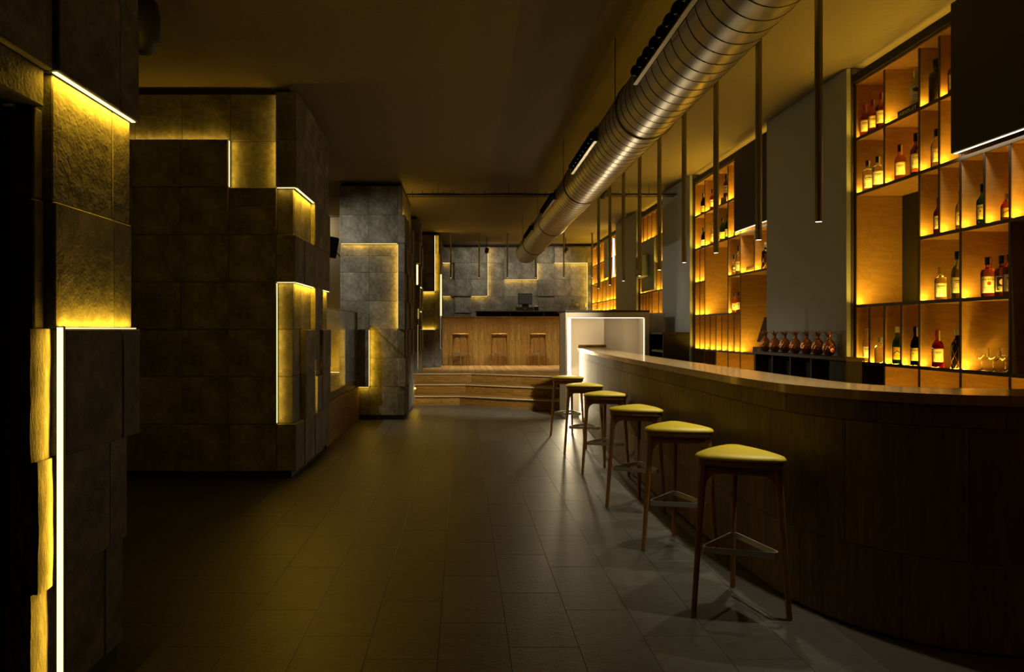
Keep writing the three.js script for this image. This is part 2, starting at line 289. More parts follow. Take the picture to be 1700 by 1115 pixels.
// ---- C: the clad pillar beyond the balustrade
const pillarC = thing('stone_clad_pillar', 'grey stone-clad pillar at the foot of the steps, behind the glass balustrade', 'pillar', [-1.4, 0, -11.5]);
{
  block(pillarC, 'core', [-1.9, -0.965], [0, CEIL - 0.001], [10.66, 12.5], mat.core);
  block(pillarC, 'plinth', [-1.9, -0.93], [0, 0.07], [10.62, 12.5], mat.black);
  const cx = [-1.9, -1.449, -1.0];
  const P = [[0.0, 0.0, 0.0], [0.085, 0.0, 0.02], [0.085, 0.0, 0.0], [0.0, 0.0, 0.06], [0.0, 0.0, 0.06], [0.0, 0.0, 0.06], [0.06, 0.06, 0.065], [0.05, 0.05, 0.05]];
  for (let r = 0; r < 8; r++) {
    const y0 = ROW[r] + 0.001, y1 = ROW[r + 1] - 0.001;
    for (let c = 0; c < 2; c++) {
      if (r === 5) { block(pillarC, 'tile', [cx[c], cx[c + 1] - 0.002], [y0, 2.54], [10.6 - P[r][c], 10.66], anyStone(), 0.004); block(pillarC, 'tile', [cx[c], cx[c + 1] - 0.002], [2.542, y1], [10.6 - P[r][c] + 0.005, 10.66], anyStone(), 0.004); continue; }
      block(pillarC, 'tile', [cx[c], cx[c + 1] - 0.002], [y0, y1], [10.6 - P[r][c], 10.66], anyStone(), 0.004);
    }
    block(pillarC, 'tile', [cx[2], -0.905 + [0, 0.02, 0.0, 0.012, 0.012, 0.01, 0.015, -0.03][r]], [y0, y1], [10.6 - P[r][2], 10.66], anyStone(), 0.004);
    const cd = [10.662, 11.1, 11.55, 12.0, 12.5];
    for (let c = 0; c < 4; c++) block(pillarC, 'tile', [-0.965, (r === 7 ? -0.945 : -0.9 + [0.0, 0.02, 0.01, 0.02][(r + c) % 4])], [y0, y1], [cd[c], cd[c + 1] - 0.002], anyStone(), 0.004);
  }
  const S = L_STONE;
  strip(pillarC, [-1.45, 2.730, -10.57], 0.86, 0.014, [0, -1, 0], [1, 0, 0], S * 0.85);
  strip(pillarC, [-1.003, 2.07, -10.572], 1.30, 0.014, [-1, 0, 0], [0, 1, 0], S * 0.85);
  strip(pillarC, [-1.446, 0.96, -10.56], 0.87, 0.014, [1, 0, 0], [0, 1, 0], S * 1.4);
  strip(pillarC, [-1.55, 0.513, -10.56], 0.2, 0.014, [0, -1, 0], [1, 0, 0], S * 0.8);
  strip(pillarC, [-0.918, 3.179, -11.55], 1.85, 0.014, [0, 1, 0], [0, 0, 1], S * 0.7);
  const lens = part(pillarC, 'step_light', new THREE.SphereGeometry(0.018, 10, 8), G_AMBER, [-0.868, 0.33, -12.45]); void lens;
  const sl = new THREE.PointLight(new THREE.Color().setRGB(...AMBER), 0.12, 0, 2); sl.position.set(-0.868, 0.33, -12.45).sub(pillarC.position); sl.castShadow = true; sl.shadow.radius = 0.8; sl.name = 'step_light_source'; pillarC.add(sl);
}
// ---- the pillar on the upper level right behind it
const pillarE = thing('stone_clad_pillar', 'narrow stone-clad pillar edge with small bright strips beside the top step', 'pillar', [-1.2, 0.522, -14.4]);
{
  block(pillarE, 'core', [-1.6, -0.93], [0.522, CEIL - 0.001], [13.8, 15.0], mat.core);
  for (let r = 1; r < 8; r++) {
    const y0 = (r === 1 ? 0.524 : ROW[r] + 0.001), y1 = ROW[r + 1] - 0.001;
    block(pillarE, 'tile', [-1.6, -1.102], [y0, y1], [13.74, 13.8], anyStone(), 0.004);
    block(pillarE, 'tile', [-1.1, r === 3 || r === 5 || r === 1 || r === 2 ? -0.93 : -0.865], [y0, y1], [13.74 - (r % 2) * 0.02, 13.8], anyStone(), 0.004);
    for (const [a, b, q] of [[13.802, 14.2, 0], [14.202, 14.6, 1], [14.602, 15.0, 0]]) block(pillarE, 'tile', [-0.93, [-0.865, -0.90][(q + r) % 2]], [y0, y1], [a, b], anyStone(), 0.004);
  }
  const S = L_STONE;
  strip(pillarE, [-0.915, 2.51, -13.79], 0.40, 0.03, [0.4, 0, 1], [0, 1, 0], S * 0.4);
  strip(pillarE, [-0.86, 2.27, -14.15], 0.40, 0.014, [0, -1, 0], [0, 0, 1], S * 0.4);
  strip(pillarE, [-0.895, 1.72, -13.79], 0.2, 0.03, [0.3, 0, 1], [0, 1, 0], 0.9, AMBER, G_LIT_FACE);  // no lamp: faint glow painted in for a lit stone patch
  strip(pillarE, [-0.862, 1.77, -14.1], 0.3, 0.014, [1, 0, 0], [0, 0, 1], S * 0.3);
  strip(pillarE, [-0.905, 1.05, -13.79], 0.9, 0.012, [0.3, 0, 1], [0, 1, 0], 0.35, AMBER, G_LIT_FACE);  // dim glowing band stands in for light on the stone face
}
// ---- D: the pillar beside the upper counter
const pillarD = thing('stone_clad_pillar', 'stone-clad pillar with white-hot vertical strip beside the planked upper counter', 'pillar', [-0.8, 0.522, -16.5]);
{
  block(pillarD, 'core', [-1.3, -0.56], [0.522, CEIL - 0.001], [16.06, 18.1], mat.core);
  for (let r = 1; r < 8; r++) {
    const y0 = (r === 1 ? 0.524 : ROW[r] + 0.001), y1 = ROW[r + 1] - 0.001;
    block(pillarD, 'tile', [-1.3, -1.002], [y0, y1], [15.98, 16.06], anyStone(), 0.004);
    block(pillarD, 'tile', [-1.0, -0.652], [y0, y1], [16.0 - [0, 0.05, 0.05, 0.0, 0.0, 0.055, 0.055, 0.05][r], 16.06], anyStone(), 0.004);
    block(pillarD, 'tile', [-0.65, -0.535 + (r === 1 ? 0.03 : r === 2 ? 0.01 : r === 7 ? -0.02 : 0)], [y0, y1], [16.0 + (r === 7 ? 0.02 : 0), 16.06], anyStone(), 0.004);
    for (const [a, b] of [[16.062, 16.55], [16.552, 17.05], [17.052, 17.6], [17.602, 18.1]]) block(pillarD, 'tile', [-0.56, -0.53 + (r % 2) * 0.008], [y0, y1], [a, b], anyStone(), 0.004);
  }
  const S = L_STONE;
  strip(pillarD, [-0.649, 2.95, -15.97], 1.3, 0.018, [1, 0, 0.25], [0, 1, 0], S * 0.9);
  strip(pillarD, [-0.826, 2.287, -15.97], 0.34, 0.02, [0, -1, 0], [1, 0, 0], S * 0.85);
  strip(pillarD, [-0.826, 1.405, -15.975], 0.36, 0.02, [0, 1, 0], [1, 0, 0], S * 0.9);
  block(pillarD, 'led_channel', [-0.528, -0.488], [1.72, 2.70], [16.02, 16.03], mat.rail, 0.001);
  strip(pillarD, [-0.508, 2.21, -16.017], 0.97, 0.03, [0, 0, 1], [0, 1, 0], S * 0.3);
}

// ---- far wall with its lit steps
const farWall = struct('wall_far');
{
  block(farWall, 'core', [-4.5, 4.1], [-0.2, CEIL], [18.3, 18.6], mat.darkWall);
  const cx = []; for (let i = 0; i < 11; i++) cx.push(-0.562 - 0.2 + i * 0.4415 + 0.2);
  // proud tiles throw the strips' light on the ones beside them
  const P = [
    [0, 0, 0, 0, 0, 0, 0, 0, 0], [0, 0, 0, 0, 0, 0, 0, 0, 0], [0, 0, 0, 0, 0, 0, 0, 0, 0], [0.02, 0.0, 0.0, 0.03, 0.03, 0.03, 0.03, 0.0, 0.0], [0.0, 0.02, 0.0, 0.0, 0.0, 0.0, 0.0, 0.0, 0.0],
    [0.05, 0.05, 0.05, 0.0, 0.0, 0.0, 0.03, 0.0, 0.0], [0.0, 0.05, 0.05, 0.0, 0.05, 0.05, 0.0, 0.0, 0.0], [0.05, 0.05, 0.05, 0.0, 0.0, 0.0, 0.0, 0.05, 0.05]];
  for (let r = 1; r < 8; r++) {
    const y0 = (r === 1 ? 0.53 : ROW[r] + 0.001), y1 = ROW[r + 1] - 0.001;
    for (let c = 0; c < 9; c++) block(farWall, 'tile', [-0.53 + (c ? -0.125 + c * 0.4415 : 0) + 0.001, -0.53 - 0.125 + (c + 1) * 0.4415 - 0.001], [y0, y1], [18.2 - P[r][c] * 1.4, 18.3], anyStone(), 0.004);
    block(farWall, 'tile', [3.319, 3.88], [y0, y1], [18.13, 18.3], anyStone(), 0.004);
  }
  const X = (c) => -0.655 + c * 0.4415, S = L_STONE * 0.5, D = -18.16;
  strip(farWall, [X(3) + 0.004, 2.95, D], 1.3, 0.02, [1, 0, 0], [0, 1, 0], S);
  strip(farWall, [(X(2) + X(3)) / 2, 2.286, D], 0.43, 0.02, [0, -1, 0], [1, 0, 0], S);
  strip(farWall, [X(5), 2.73, D], 0.87, 0.02, [0, -1, 0], [1, 0, 0], S);
  strip(farWall, [X(6) + 0.004, 2.95, D], 0.43, 0.02, [1, 0, 0], [0, 1, 0], S * 0.6);
  strip(farWall, [X(8), 3.174, D], 0.87, 0.02, [0, -1, 0], [1, 0, 0], S);
  strip(farWall, [3.316, 2.55, D], 1.25, 0.02, [-1, 0, 0], [0, 1, 0], S);
  strip(farWall, [-0.43, 3.174, D], 0.2, 0.02, [0, -1, 0], [1, 0, 0], S);
  strip(farWall, [-0.43, 2.286, D], 0.2, 0.02, [0, -1, 0], [1, 0, 0], S);
}

// ---- raised levels, steps, side balustrade
const STEP = 0.174, DECK = 3 * STEP;
structBox('floor_raised', [-4.5, -1.64], [0.0, DECK], [8.05, 18.2], mat.oak[1], 2);
const deck = struct('floor_upper');
function flatPoly(points, y0, y1) {
  const s = new THREE.Shape(points.map(([x, d]) => new THREE.Vector2(x, d)));
  const g = new THREE.ExtrudeGeometry(s, { depth: y1 - y0, bevelEnabled: false }); g.rotateX(-Math.PI / 2); g.translate(0, y0, 0); return g;   // (x, d) -> z = -d
}
const edges = [   // left end, fold, right end of every nosing line
  [[-1.62, 12.63], [-0.05, 12.63], [1.70, 11.74]],
  [[-1.62, 13.14], [0.06, 13.14], [1.74, 12.25]],
  [[-1.62, 13.70], [0.18, 13.70], [1.78, 12.87]]];
{
  const top = edges[2];
  // boards of the upper deck run away from the camera
  const bw = 0.145; let k = 0;
  for (let x = -1.62; x < 2.6; x += bw, k++) {
    const xm = x + bw / 2, d0 = xm < 0.18 ? 13.70 : xm < 1.78 ? 13.70 - (xm - 0.18) * 0.519 : 12.87;
    part(deck, 'plank', cbox(bw - 0.004, 0.02, 17.0 - d0 - 0.04, 0.002, 2), mat.oak[k % 3], [xm, DECK - 0.011, -(17.0 + d0 + 0.04) / 2]);
  }
  const base = flatPoly([[-1.62, top[0][1] + 0.045], [top[1][0], top[1][1] + 0.045], [top[2][0], top[2][1] + 0.045], [3.9, 12.2], [3.9, 18.2], [-1.62, 18.2]], 0, DECK - 0.02);
  part(deck, 'deck_base', base, mat.edge);
}
const steps = thing('timber_steps', 'three broad folded timber steps with pale nosings up to the upper bar', 'steps', [0.2, 0, -12.9]);
for (let i = 0; i < 3; i++) {
  const E = edges[i], y0 = i * STEP, y1 = y0 + STEP, back = i < 2 ? edges[i + 1] : null;
  for (let s = 0; s < 2; s++) {
    const [xa, da] = E[s], [xb, db] = E[s + 1];
    const L = Math.hypot(xb - xa, db - da), ang = Math.atan2(db - da, xb - xa);
    const cuts = s ? [0, 0.47 + 0.06 * i, 1] : [0, 1];
    for (let c = 0; c + 1 < cuts.length; c++) {
      const t = (cuts[c] + cuts[c + 1]) / 2, len = L * (cuts[c + 1] - cuts[c]);
      const m = part(steps, 'riser', cbox(len - 0.002, STEP - 0.02, 0.02, 0.001, 0), mat.oak[(i + s + c) % 3], [xa + (xb - xa) * t, y0 + (STEP - 0.02) / 2, -(da + (db - da) * t) - 0.022]); m.rotation.y = ang;
      const n = part(steps, 'nosing', cbox(len, 0.019, 0.028, 0.004, 0), mat.nosing, [xa + (xb - xa) * t, y1 - 0.0105, -(da + (db - da) * t) - 0.004]); n.rotation.y = ang;
    }
    if (back) part(steps, 'tread', flatPoly([[xa, da + 0.02], [xb, db + 0.02], [back[s + 1][0], back[s + 1][1] + 0.005], [back[s][0], back[s][1] + 0.005]], y1 - 0.02, y1 - 0.002), mat.oak[(i + 1) % 3]);
  }
}
// plinth of the raised level towards the aisle
const plinth = struct('trim_1');
for (let i = 0; i < 3; i++) for (const [a, b] of [[8.05, 8.9 + 0.25 * i], [8.902 + 0.25 * i, 10.58]]) block(plinth, 'plank', [-1.64, -1.605], [0.005 + i * 0.16, 0.163 + i * 0.16], [a, b], mat.oak[(i + (a > 8.1 ? 1 : 0)) % 3], 0.002, 2);
block(plinth, 'edge_trim', [-1.66, -1.60], [0.487, DECK + 0.006], [8.05, 10.58], mat.oak[0], 0.004, 2);
const balustrade = thing('glass_balustrade', 'frameless glass balustrade along the raised level between the two clad pillars', 'balustrade', [-1.64, DECK, -9.3]);
block(balustrade, 'base_channel', [-1.655, -1.62], [DECK + 0.007, DECK + 0.11], [8.06, 10.5], mat.rail, 0.004, 2);
block(balustrade, 'glass_pane', [-1.644, -1.632], [DECK + 0.112, 1.655], [8.07, 9.27], mat.pane, 0.001);
block(balustrade, 'glass_pane', [-1.644, -1.632], [DECK + 0.112, 1.655], [9.29, 10.46], mat.pane, 0.001);
block(balustrade, 'end_post', [-1.66, -1.615], [DECK + 0.112, 1.67], [10.465, 10.5], mat.rail, 0.003, 1);
block(balustrade, 'top_rail', [-1.648, -1.628], [1.656, 1.67], [8.06, 10.464], mat.rail, 0.002, 2);

// plastered wall of the raised side room, unseen strips added at foot and top to light it
const sideWall = struct('wall_side_room');
for (const [y0, y1] of [[DECK, 3.02], [3.025, 3.26], [3.265, CEIL]]) block(sideWall, 'panel', [-4.45, -1.62], [y0, y1], [13.9, 14.0], mat.plaster, 0.004);
strip(sideWall, [-2.9, DECK + 0.03, -13.6], 1.3, 0.03, [0, 1, -0.5], [1, 0, 0], 60, AMBER);
strip(sideWall, [-3.3, 3.5, -13.5], 1.0, 0.03, [0, -0.5, -1], [1, 0, 0], 60, WARM, G_WARM);

// ---------------------------------------------------------------- the long bar
const BAR_H = 1.12;
const barCurve = new THREE.CatmullRomCurve3([[1.81, 10.7], [1.735, 9.6], [1.67, 8.4], [1.635, 7.3], [1.625, 6.5], [1.625, 5.5], [1.63, 4.6], [1.64, 3.95], [1.69, 3.5], [1.84, 3.19], [2.08, 2.98], [2.42, 2.88], [2.95, 2.85]].map(([x, d]) => new THREE.Vector3(x, 0, -d)), false, 'centripetal');
barCurve.arcLengthDivisions = 600;
const BAR_L = barCurve.getLength();
function bent(s0, s1, y0, y1, o0, o1, n) {   // a slab that follows the bar, offsets measured behind the front line
  const A = [], pos = [], nor = [], uv = [];
  for (let i = 0; i <= n; i++) { const s = s0 + (s1 - s0) * i / n, p = barCurve.getPointAt(s / BAR_L), t = barCurve.getTangentAt(s / BAR_L); A.push([p, new THREE.Vector3(t.z, 0, -t.x), s]); }
  const P = (i, o, y) => { const [p, b] = A[i]; return new THREE.Vector3(p.x + b.x * o, y, p.z + b.z * o); };
  const quad = (a, b, c, d, n1, n2, ua, ub, uc, ud) => { for (const [v, m, w] of [[a, n1, ua], [b, n2, ub], [c, n2, uc], [a, n1, ua], [c, n2, uc], [d, n1, ud]]) { pos.push(v.x, v.y, v.z); nor.push(m.x, m.y, m.z); uv.push(w[0], w[1]); } };
  const up = new THREE.Vector3(0, 1, 0), dn = new THREE.Vector3(0, -1, 0);
  for (let i = 0; i < n; i++) {
    const f1 = A[i][1].clone().negate(), f2 = A[i + 1][1].clone().negate(), u = A[i][2], v = A[i + 1][2];
    quad(P(i, o0, y0), P(i + 1, o0, y0), P(i + 1, o0, y1), P(i, o0, y1), f1, f2, [y0, u], [y0, v], [y1, v], [y1, u]);
    quad(P(i + 1, o1, y0), P(i, o1, y0), P(i, o1, y1), P(i + 1, o1, y1), A[i + 1][1], A[i][1], [y0, v], [y0, u], [y1, u], [y1, v]);
    quad(P(i, o0, y1), P(i + 1, o0, y1), P(i + 1, o1, y1), P(i, o1, y1), up, up, [u, o0], [v, o0], [v, o1], [u, o1]);
    quad(P(i + 1, o0, y0), P(i, o0, y0), P(i, o1, y0), P(i + 1, o1, y0), dn, dn, [v, o0], [u, o0], [u, o1], [v, o1]);
  }
  for (const [i, sgn] of [[0, -1], [n, 1]]) { const t = barCurve.getTangentAt(A[i][2] / BAR_L).multiplyScalar(sgn); const q = [P(i, o0, y0), P(i, o1, y0), P(i, o1, y1), P(i, o0, y1)]; if (sgn < 0) q.reverse(); quad(...q, t, t, [0, y0], [o1, y0], [o1, y1], [0, y1]); }
  const g = new THREE.BufferGeometry();
  g.setAttribute('position', new THREE.Float32BufferAttribute(pos, 3)); g.setAttribute('normal', new THREE.Float32BufferAttribute(nor, 3)); g.setAttribute('uv', new THREE.Float32BufferAttribute(uv, 2)); return g;
}
const longBar = thing('bar_counter', 'long curved bar counter with dark timber panels and a polished top', 'bar counter', [1.9, 0, -6.5]);
{
  part(longBar, 'body', bent(0.02, BAR_L, 0.0, 1.07, 0.035, 0.32, 90), mat.core);
  for (const [y0, y1, w, off] of [[0.012, 0.392, 0.49, 0.1], [0.395, 0.973, 0.49, 0.34], [0.976, 1.072, 0.49, 0.2]])
    for (let s = -off, k = 0; s < BAR_L - 0.03; s += w, k++) {
      const a = Math.max(0.02, s), b = Math.min(BAR_L, s + w - 0.003); if (b - a < 0.05) continue;
      part(longBar, 'panel', bent(a, b, y0, y1, 0.012, 0.035, 8), mat.walnut[(k * 7 + Math.round(y0 * 10)) % 4]);
    }
  part(longBar, 'bar_top', bent(-0.0, BAR_L, 1.075, BAR_H, -0.015, 0.37, 120), mat.barTop);
  block(longBar, 'end_board', [1.80, 2.24], [BAR_H + 0.001, BAR_H + 0.045], [10.64, 10.67], mat.oak[0], 0.003);
}

// ---- the lit frame closing the far end of the bar
const barEnd = thing('bar_end_frame', 'glowing pale box frame at the far end of the bar with a bright light outline', 'partition', [2.28, 0, -11.1]);
{
  const x0 = 1.62, x1 = 2.94, y1 = 1.705, a = 10.74, b = 11.42;
  block(barEnd, 'side_panel', [x0, x0 + 0.03], [0, y1 - 0.03], [a, b], mat.linen, 0.003, 1);
  block(barEnd, 'side_panel', [x1 - 0.07, x1], [0, y1 - 0.03], [a, b], mat.linen, 0.003, 1);
  block(barEnd, 'top_panel', [x0 + 0.03, x1 - 0.07], [1.592, y1 - 0.03], [a, b], mat.linen, 0.003);
  block(barEnd, 'counter_top', [x0 - 0.005, x1 + 0.005], [y1 - 0.03, y1], [a - 0.005, b + 0.2], mat.blackPanel, 0.003);
  block(barEnd, 'back_panel', [2.27, x1 - 0.07], [0, 1.592], [11.2, 11.24], mat.linen, 0.002);
  const bp = part(barEnd, 'back_panel', cbox(0.68, 1.592, 0.03, 0.002), mat.linen, [1.96, 0.796, -11.13]); bp.rotation.y = -0.2;
  const e = 0.05;
  strip(barEnd, [x0 + 0.062, 0.79, -(a + 0.03)], 1.57, 0.055, [0, 0, 1], [0, 1, 0], L_END * 2.6, WARM, G_WARM);
  strip(barEnd, [x0 + 0.06, 0.79, -(a + 0.045)], 1.57, 0.04, [0.8, 0, -0.6], [0, 1, 0], L_END * 1.0, WARM, G_WARM);
  strip(barEnd, [2.26, 1.588, -(a + e)], 1.2, 0.022, [0, -1, -0.6], [1, 0, 0], L_END * 0.8, WARM, G_WARM);
  strip(barEnd, [x1 - 0.074, 1.2, -(a + e)], 0.74, 0.022, [-1, 0, -0.6], [0, 1, 0], L_END * 0.4, WARM, G_WARM);
}

// ---- stools
function roundTri(R, rho, phi0, bulge = 0.014) {   // rounded triangle, corners towards phi0 + k * 120 degrees
  const out = [];
  for (let k = 0; k < 3; k++) {
    const c = phi0 + k * Math.PI * 2 / 3, C = [Math.cos(c) * (R - 2 * rho), Math.sin(c) * (R - 2 * rho)];
    for (let i = 0; i <= 10; i++) { const a = c - Math.PI / 3 + i / 10 * Math.PI * 2 / 3; out.push([C[0] + Math.cos(a) * rho, C[1] + Math.sin(a) * rho]); }
    const a1 = c + Math.PI / 3, n = [Math.cos(a1), Math.sin(a1)], c2 = c + Math.PI * 2 / 3, D = [Math.cos(c2) * (R - 2 * rho), Math.sin(c2) * (R - 2 * rho)];
    for (let i = 1; i < 9; i++) { const t = i / 9, b = rho + bulge * 4 * t * (1 - t); out.push([C[0] + (D[0] - C[0]) * t + n[0] * b, C[1] + (D[1] - C[1]) * t + n[1] * b]); }
  }
  return out;
}
function loft(outline, rings) {   // rings: [y, scale], bottom to top, closed at both ends
  const n = outline.length, pos = [], idx = [], uv = [];
  for (const [y, s] of rings) for (const [x, z] of outline) { pos.push(x * s, y, z * s); uv.push(x * s, z * s + y); }
  for (let r = 0; r + 1 < rings.length; r++) for (let i = 0; i < n; i++) { const a = r * n + i, b = r * n + (i + 1) % n; idx.push(a, a + n, b, b, a + n, b + n); }
  const c0 = pos.length / 3; pos.push(0, rings[0][0], 0); uv.push(0, 0); pos.push(0, rings[rings.length - 1][0], 0); uv.push(0, 0);
  for (let i = 0; i < n; i++) { const j = (i + 1) % n, l = (rings.length - 1) * n; idx.push(c0, i, j, c0 + 1, l + j, l + i); }
  const g = new THREE.BufferGeometry(); g.setAttribute('position', new THREE.Float32BufferAttribute(pos, 3)); g.setAttribute('uv', new THREE.Float32BufferAttribute(uv, 2)); g.setIndex(idx); g.computeVertexNormals(); return g;
}
function taperLeg(a, b, w0, w1, dir) {   // rounded square section from foot a to head b
  const A = new THREE.Vector3(...a), B = new THREE.Vector3(...b), out = new THREE.Vector3(Math.cos(dir), 0, Math.sin(dir)), side = new THREE.Vector3(-Math.sin(dir), 0, Math.cos(dir));
  const pos = [], idx = [], uv = [], sec = []; const k = 0.3;
  for (const [u, v] of [[1, k], [k, 1], [-k, 1], [-1, k], [-1, -k], [-k, -1], [k, -1], [1, -k]]) sec.push([u, v]);
  const T = [0, 0.02, 0.5, 0.8, 0.92, 1], n = 8;
  T.forEach((t) => { const c = A.clone().lerp(B, t), w = (w0 + (w1 - w0) * t * t) * (t === 0 ? 0.88 : 1); for (const [u, v] of sec) { const p = c.clone().addScaledVector(out, u * w / 2).addScaledVector(side, v * w / 2); pos.push(p.x, p.y, p.z); uv.push(t * 0.75, (u + v) * w); } });
  for (let r = 0; r + 1 < T.length; r++) for (let i = 0; i < n; i++) { const p = r * n + i, q = r * n + (i + 1) % n; idx.push(p, p + n, q, q, p + n, q + n); }
  const c0 = pos.length / 3, l = (T.length - 1) * n; pos.push(...a, ...b); uv.push(0, 0, 1, 0);
  for (let i = 0; i < n; i++) { const j = (i + 1) % n; idx.push(c0, i, j, c0 + 1, l + j, l + i); }
  let g = new THREE.BufferGeometry(); g.setAttribute('position', new THREE.Float32BufferAttribute(pos, 3)); g.setAttribute('uv', new THREE.Float32BufferAttribute(uv, 2)); g.setIndex(idx); g = g.toNonIndexed(); g.computeVertexNormals(); return g;
}
function makeStool(label, group, seatMat) {
  const t = thing('bar_stool', label, 'stool', [0, 0, 0], group);
  const phi0 = 46 * Math.PI / 180, ang = [46, 166, 286].map((q) => q * Math.PI / 180);
  const add = (name, g, m) => { const o = shadow(new THREE.Mesh(g, m)); o.name = name; t.add(o); return o; };
  add('seat', loft(roundTri(0.29, 0.055, phi0), [[0.7545, 0.93], [0.757, 0.98], [0.763, 1.0], [0.770, 0.995], [0.778, 0.965], [0.784, 0.90], [0.788, 0.78], [0.7905, 0.5], [0.791, 0.2]]), seatMat);
  add('seat_base', loft(roundTri(0.285, 0.054, phi0), [[0.727, 0.93], [0.730, 0.955], [0.750, 0.965], [0.754, 0.95]]), mat.legWood);
  const head = (p) => [Math.cos(p) * 0.197, 0.738, Math.sin(p) * 0.197], foot = (p) => [Math.cos(p) * 0.252, 0, Math.sin(p) * 0.252];
  for (const p of ang) add('leg', taperLeg(foot(p), head(p), 0.026, 0.04, p), mat.legWood);
  for (let i = 0; i < 3; i++) {   // arched aprons between the leg heads
    const A = head(ang[i]), B = head(ang[(i + 1) % 3]), L = Math.hypot(A[0] - B[0], A[2] - B[2]), h = L / 2 - 0.012;
    const s = new THREE.Shape(); s.moveTo(-h, 0); s.lineTo(h, 0); s.lineTo(h + 0.008, -0.10); s.quadraticCurveTo(h - 0.014, -0.05, h - 0.05, -0.042); s.lineTo(-h + 0.05, -0.042); s.quadraticCurveTo(-h + 0.014, -0.05, -h - 0.008, -0.10); s.closePath();
    const g = new THREE.ExtrudeGeometry(s, { depth: 0.018, bevelEnabled: true, bevelSize: 0.002, bevelThickness: 0.002, bevelSegments: 1, curveSegments: 6 });
    g.translate(0, 0.728, -0.009); g.rotateY(-Math.atan2(B[2] - A[2], B[0] - A[0])); g.translate((A[0] + B[0]) / 2, 0, (A[2] + B[2]) / 2); add('apron', g, mat.legWood);
  }
  const ring = (R, r) => { const C = ang.map((p) => new THREE.Vector2(Math.cos(p) * R, Math.sin(p) * R)), pts = []; for (let i = 0; i < 3; i++) { const p0 = C[i], prev = C[(i + 2) % 3], next = C[(i + 1) % 3]; const a = p0.clone().lerp(prev, r / R), b = p0.clone().lerp(next, r / R); for (let k = 0; k <= 5; k++) { const q = k / 5; pts.push(a.clone().multiplyScalar((1 - q) * (1 - q)).addScaledVector(p0, 2 * q * (1 - q)).addScaledVector(b, q * q)); } } return pts; };
  const s = new THREE.Shape(ring(0.222, 0.03)); s.holes.push(new THREE.Path(ring(0.212, 0.028).reverse()));
  const fg = new THREE.ExtrudeGeometry(s, { depth: 0.03, bevelEnabled: false }); fg.rotateX(Math.PI / 2); fg.translate(0, 0.315, 0);
  add('footrest', fg, mat.steel);
  return t;
}
const stoolAt = [[1.40, 3.47, 0], [1.385, 4.40, 0.07], [1.39, 5.45, -0.05], [1.395, 6.68, 0.1], [1.39, 7.76, 0.05], [1.41, 9.05, -0.05]];
const nth = ['nearest', 'second nearest', 'third nearest', 'fourth nearest', 'fifth nearest', 'farthest'];
const stool0 = makeStool('nearest yellow-topped timber bar stool, in front of the dark curve of the bar', 'yellow stools along the bar', mat.yellow);
stoolAt.forEach(([x, d, r], i) => { if (i) dup(stool0, [x, 0, -d], r, nth[i] + ' of the six yellow-topped bar stools standing along the bar'); else { stool0.position.set(x, 0, -d); stool0.rotation.y = r; } });
// upper counter stools, one leg towards the camera
const far0 = makeStool('left of three timber stools against the planked upper counter', 'stools at the upper counter', mat.oak[2]);
[[-0.05, 'left'], [0.9, 'middle'], [1.84, 'right']].forEach(([x, w], i) => { const a = [x, DECK, -16.62], r = 46 * Math.PI / 180 - Math.PI / 2; if (i) dup(far0, a, r, w + ' of three timber stools against the planked upper counter'); else { far0.position.set(...a); far0.rotation.y = r; } });

// ---- tube pendants
function makePendant(label, group, bottom) {
  const t = thing('tube_pendant_lamp', label, 'pendant lamp', [0, 0, 0], group), H = CEIL - bottom;
  const add = (name, g, m) => { const o = shadow(new THREE.Mesh(g, m)); o.name = name; t.add(o); return o; };
  const prof = [[0.0145, 0.012], [0.0145, 0.0], [0.0185, 0.0], [0.0185, H - 0.02], [0.0, H - 0.02]].map(([r, y]) => new THREE.Vector2(r, y));
  add('tube', new THREE.LatheGeometry(prof, 20), mat.bronze);
  add('ceiling_cup', new THREE.CylinderGeometry(0.03, 0.03, 0.02, 20).translate(0, H - 0.0105, 0), mat.bronze);
  add('lamp_lens', new THREE.CylinderGeometry(0.0144, 0.0144, 0.006, 18).translate(0, 0.0035, 0), G_LAMP);
  return t;
}
const spotFor = (x, y, z, cd) => {
  const l = new THREE.SpotLight(new THREE.Color().setRGB(...SPOT), cd, 12, 0.8, 0.9, 2); l.position.set(x, y - 0.004, z); l.target.position.set(x, 0, z); l.castShadow = true; l.shadow.radius = 0.7; l.shadow.mapSize.set(512, 512); l.name = 'pendant_light';
  scene.add(l); scene.add(l.target); l.target.name = 'pendant_light_target';
};
const PX = 1.735, PY = 1.925, PD = 3.326, PS = 0.673;
const order = ['nearest', 'second', 'third', 'fourth', 'fifth', 'sixth', 'seventh', 'eighth', 'farthest'];
const pend0 = makePendant('nearest slim bronze tube pendant, hanging before the dark grey pillar', 'tube pendants over the bar', PY);
for (let i = 0; i < 9; i++) { const z = -(PD + PS * i); if (i) dup(pend0, [PX, PY, z], 0, order[i] + ' slim bronze tube pendant in the row of nine over the bar'); else pend0.position.set(PX, PY, z); spotFor(PX, PY, z, CD_BAR); }
const order2 = ['leftmost', 'second from left', 'third from left', 'fourth from left', 'fifth from left', 'rightmost'];
const pend1 = makePendant('leftmost slim tube pendant in the row of six above the upper counter', 'tube pendants over the upper counter', 2.63);
for (let i = 0; i < 6; i++) { const x = -0.28 + i * 0.671, z = -16.2; if (i) dup(pend1, [x, 2.63, z], 0, order2[i] + ' slim tube pendant in the row of six above the upper counter'); else pend1.position.set(x, 2.63, z); spotFor(x, 2.63, z, CD_UPPER); }

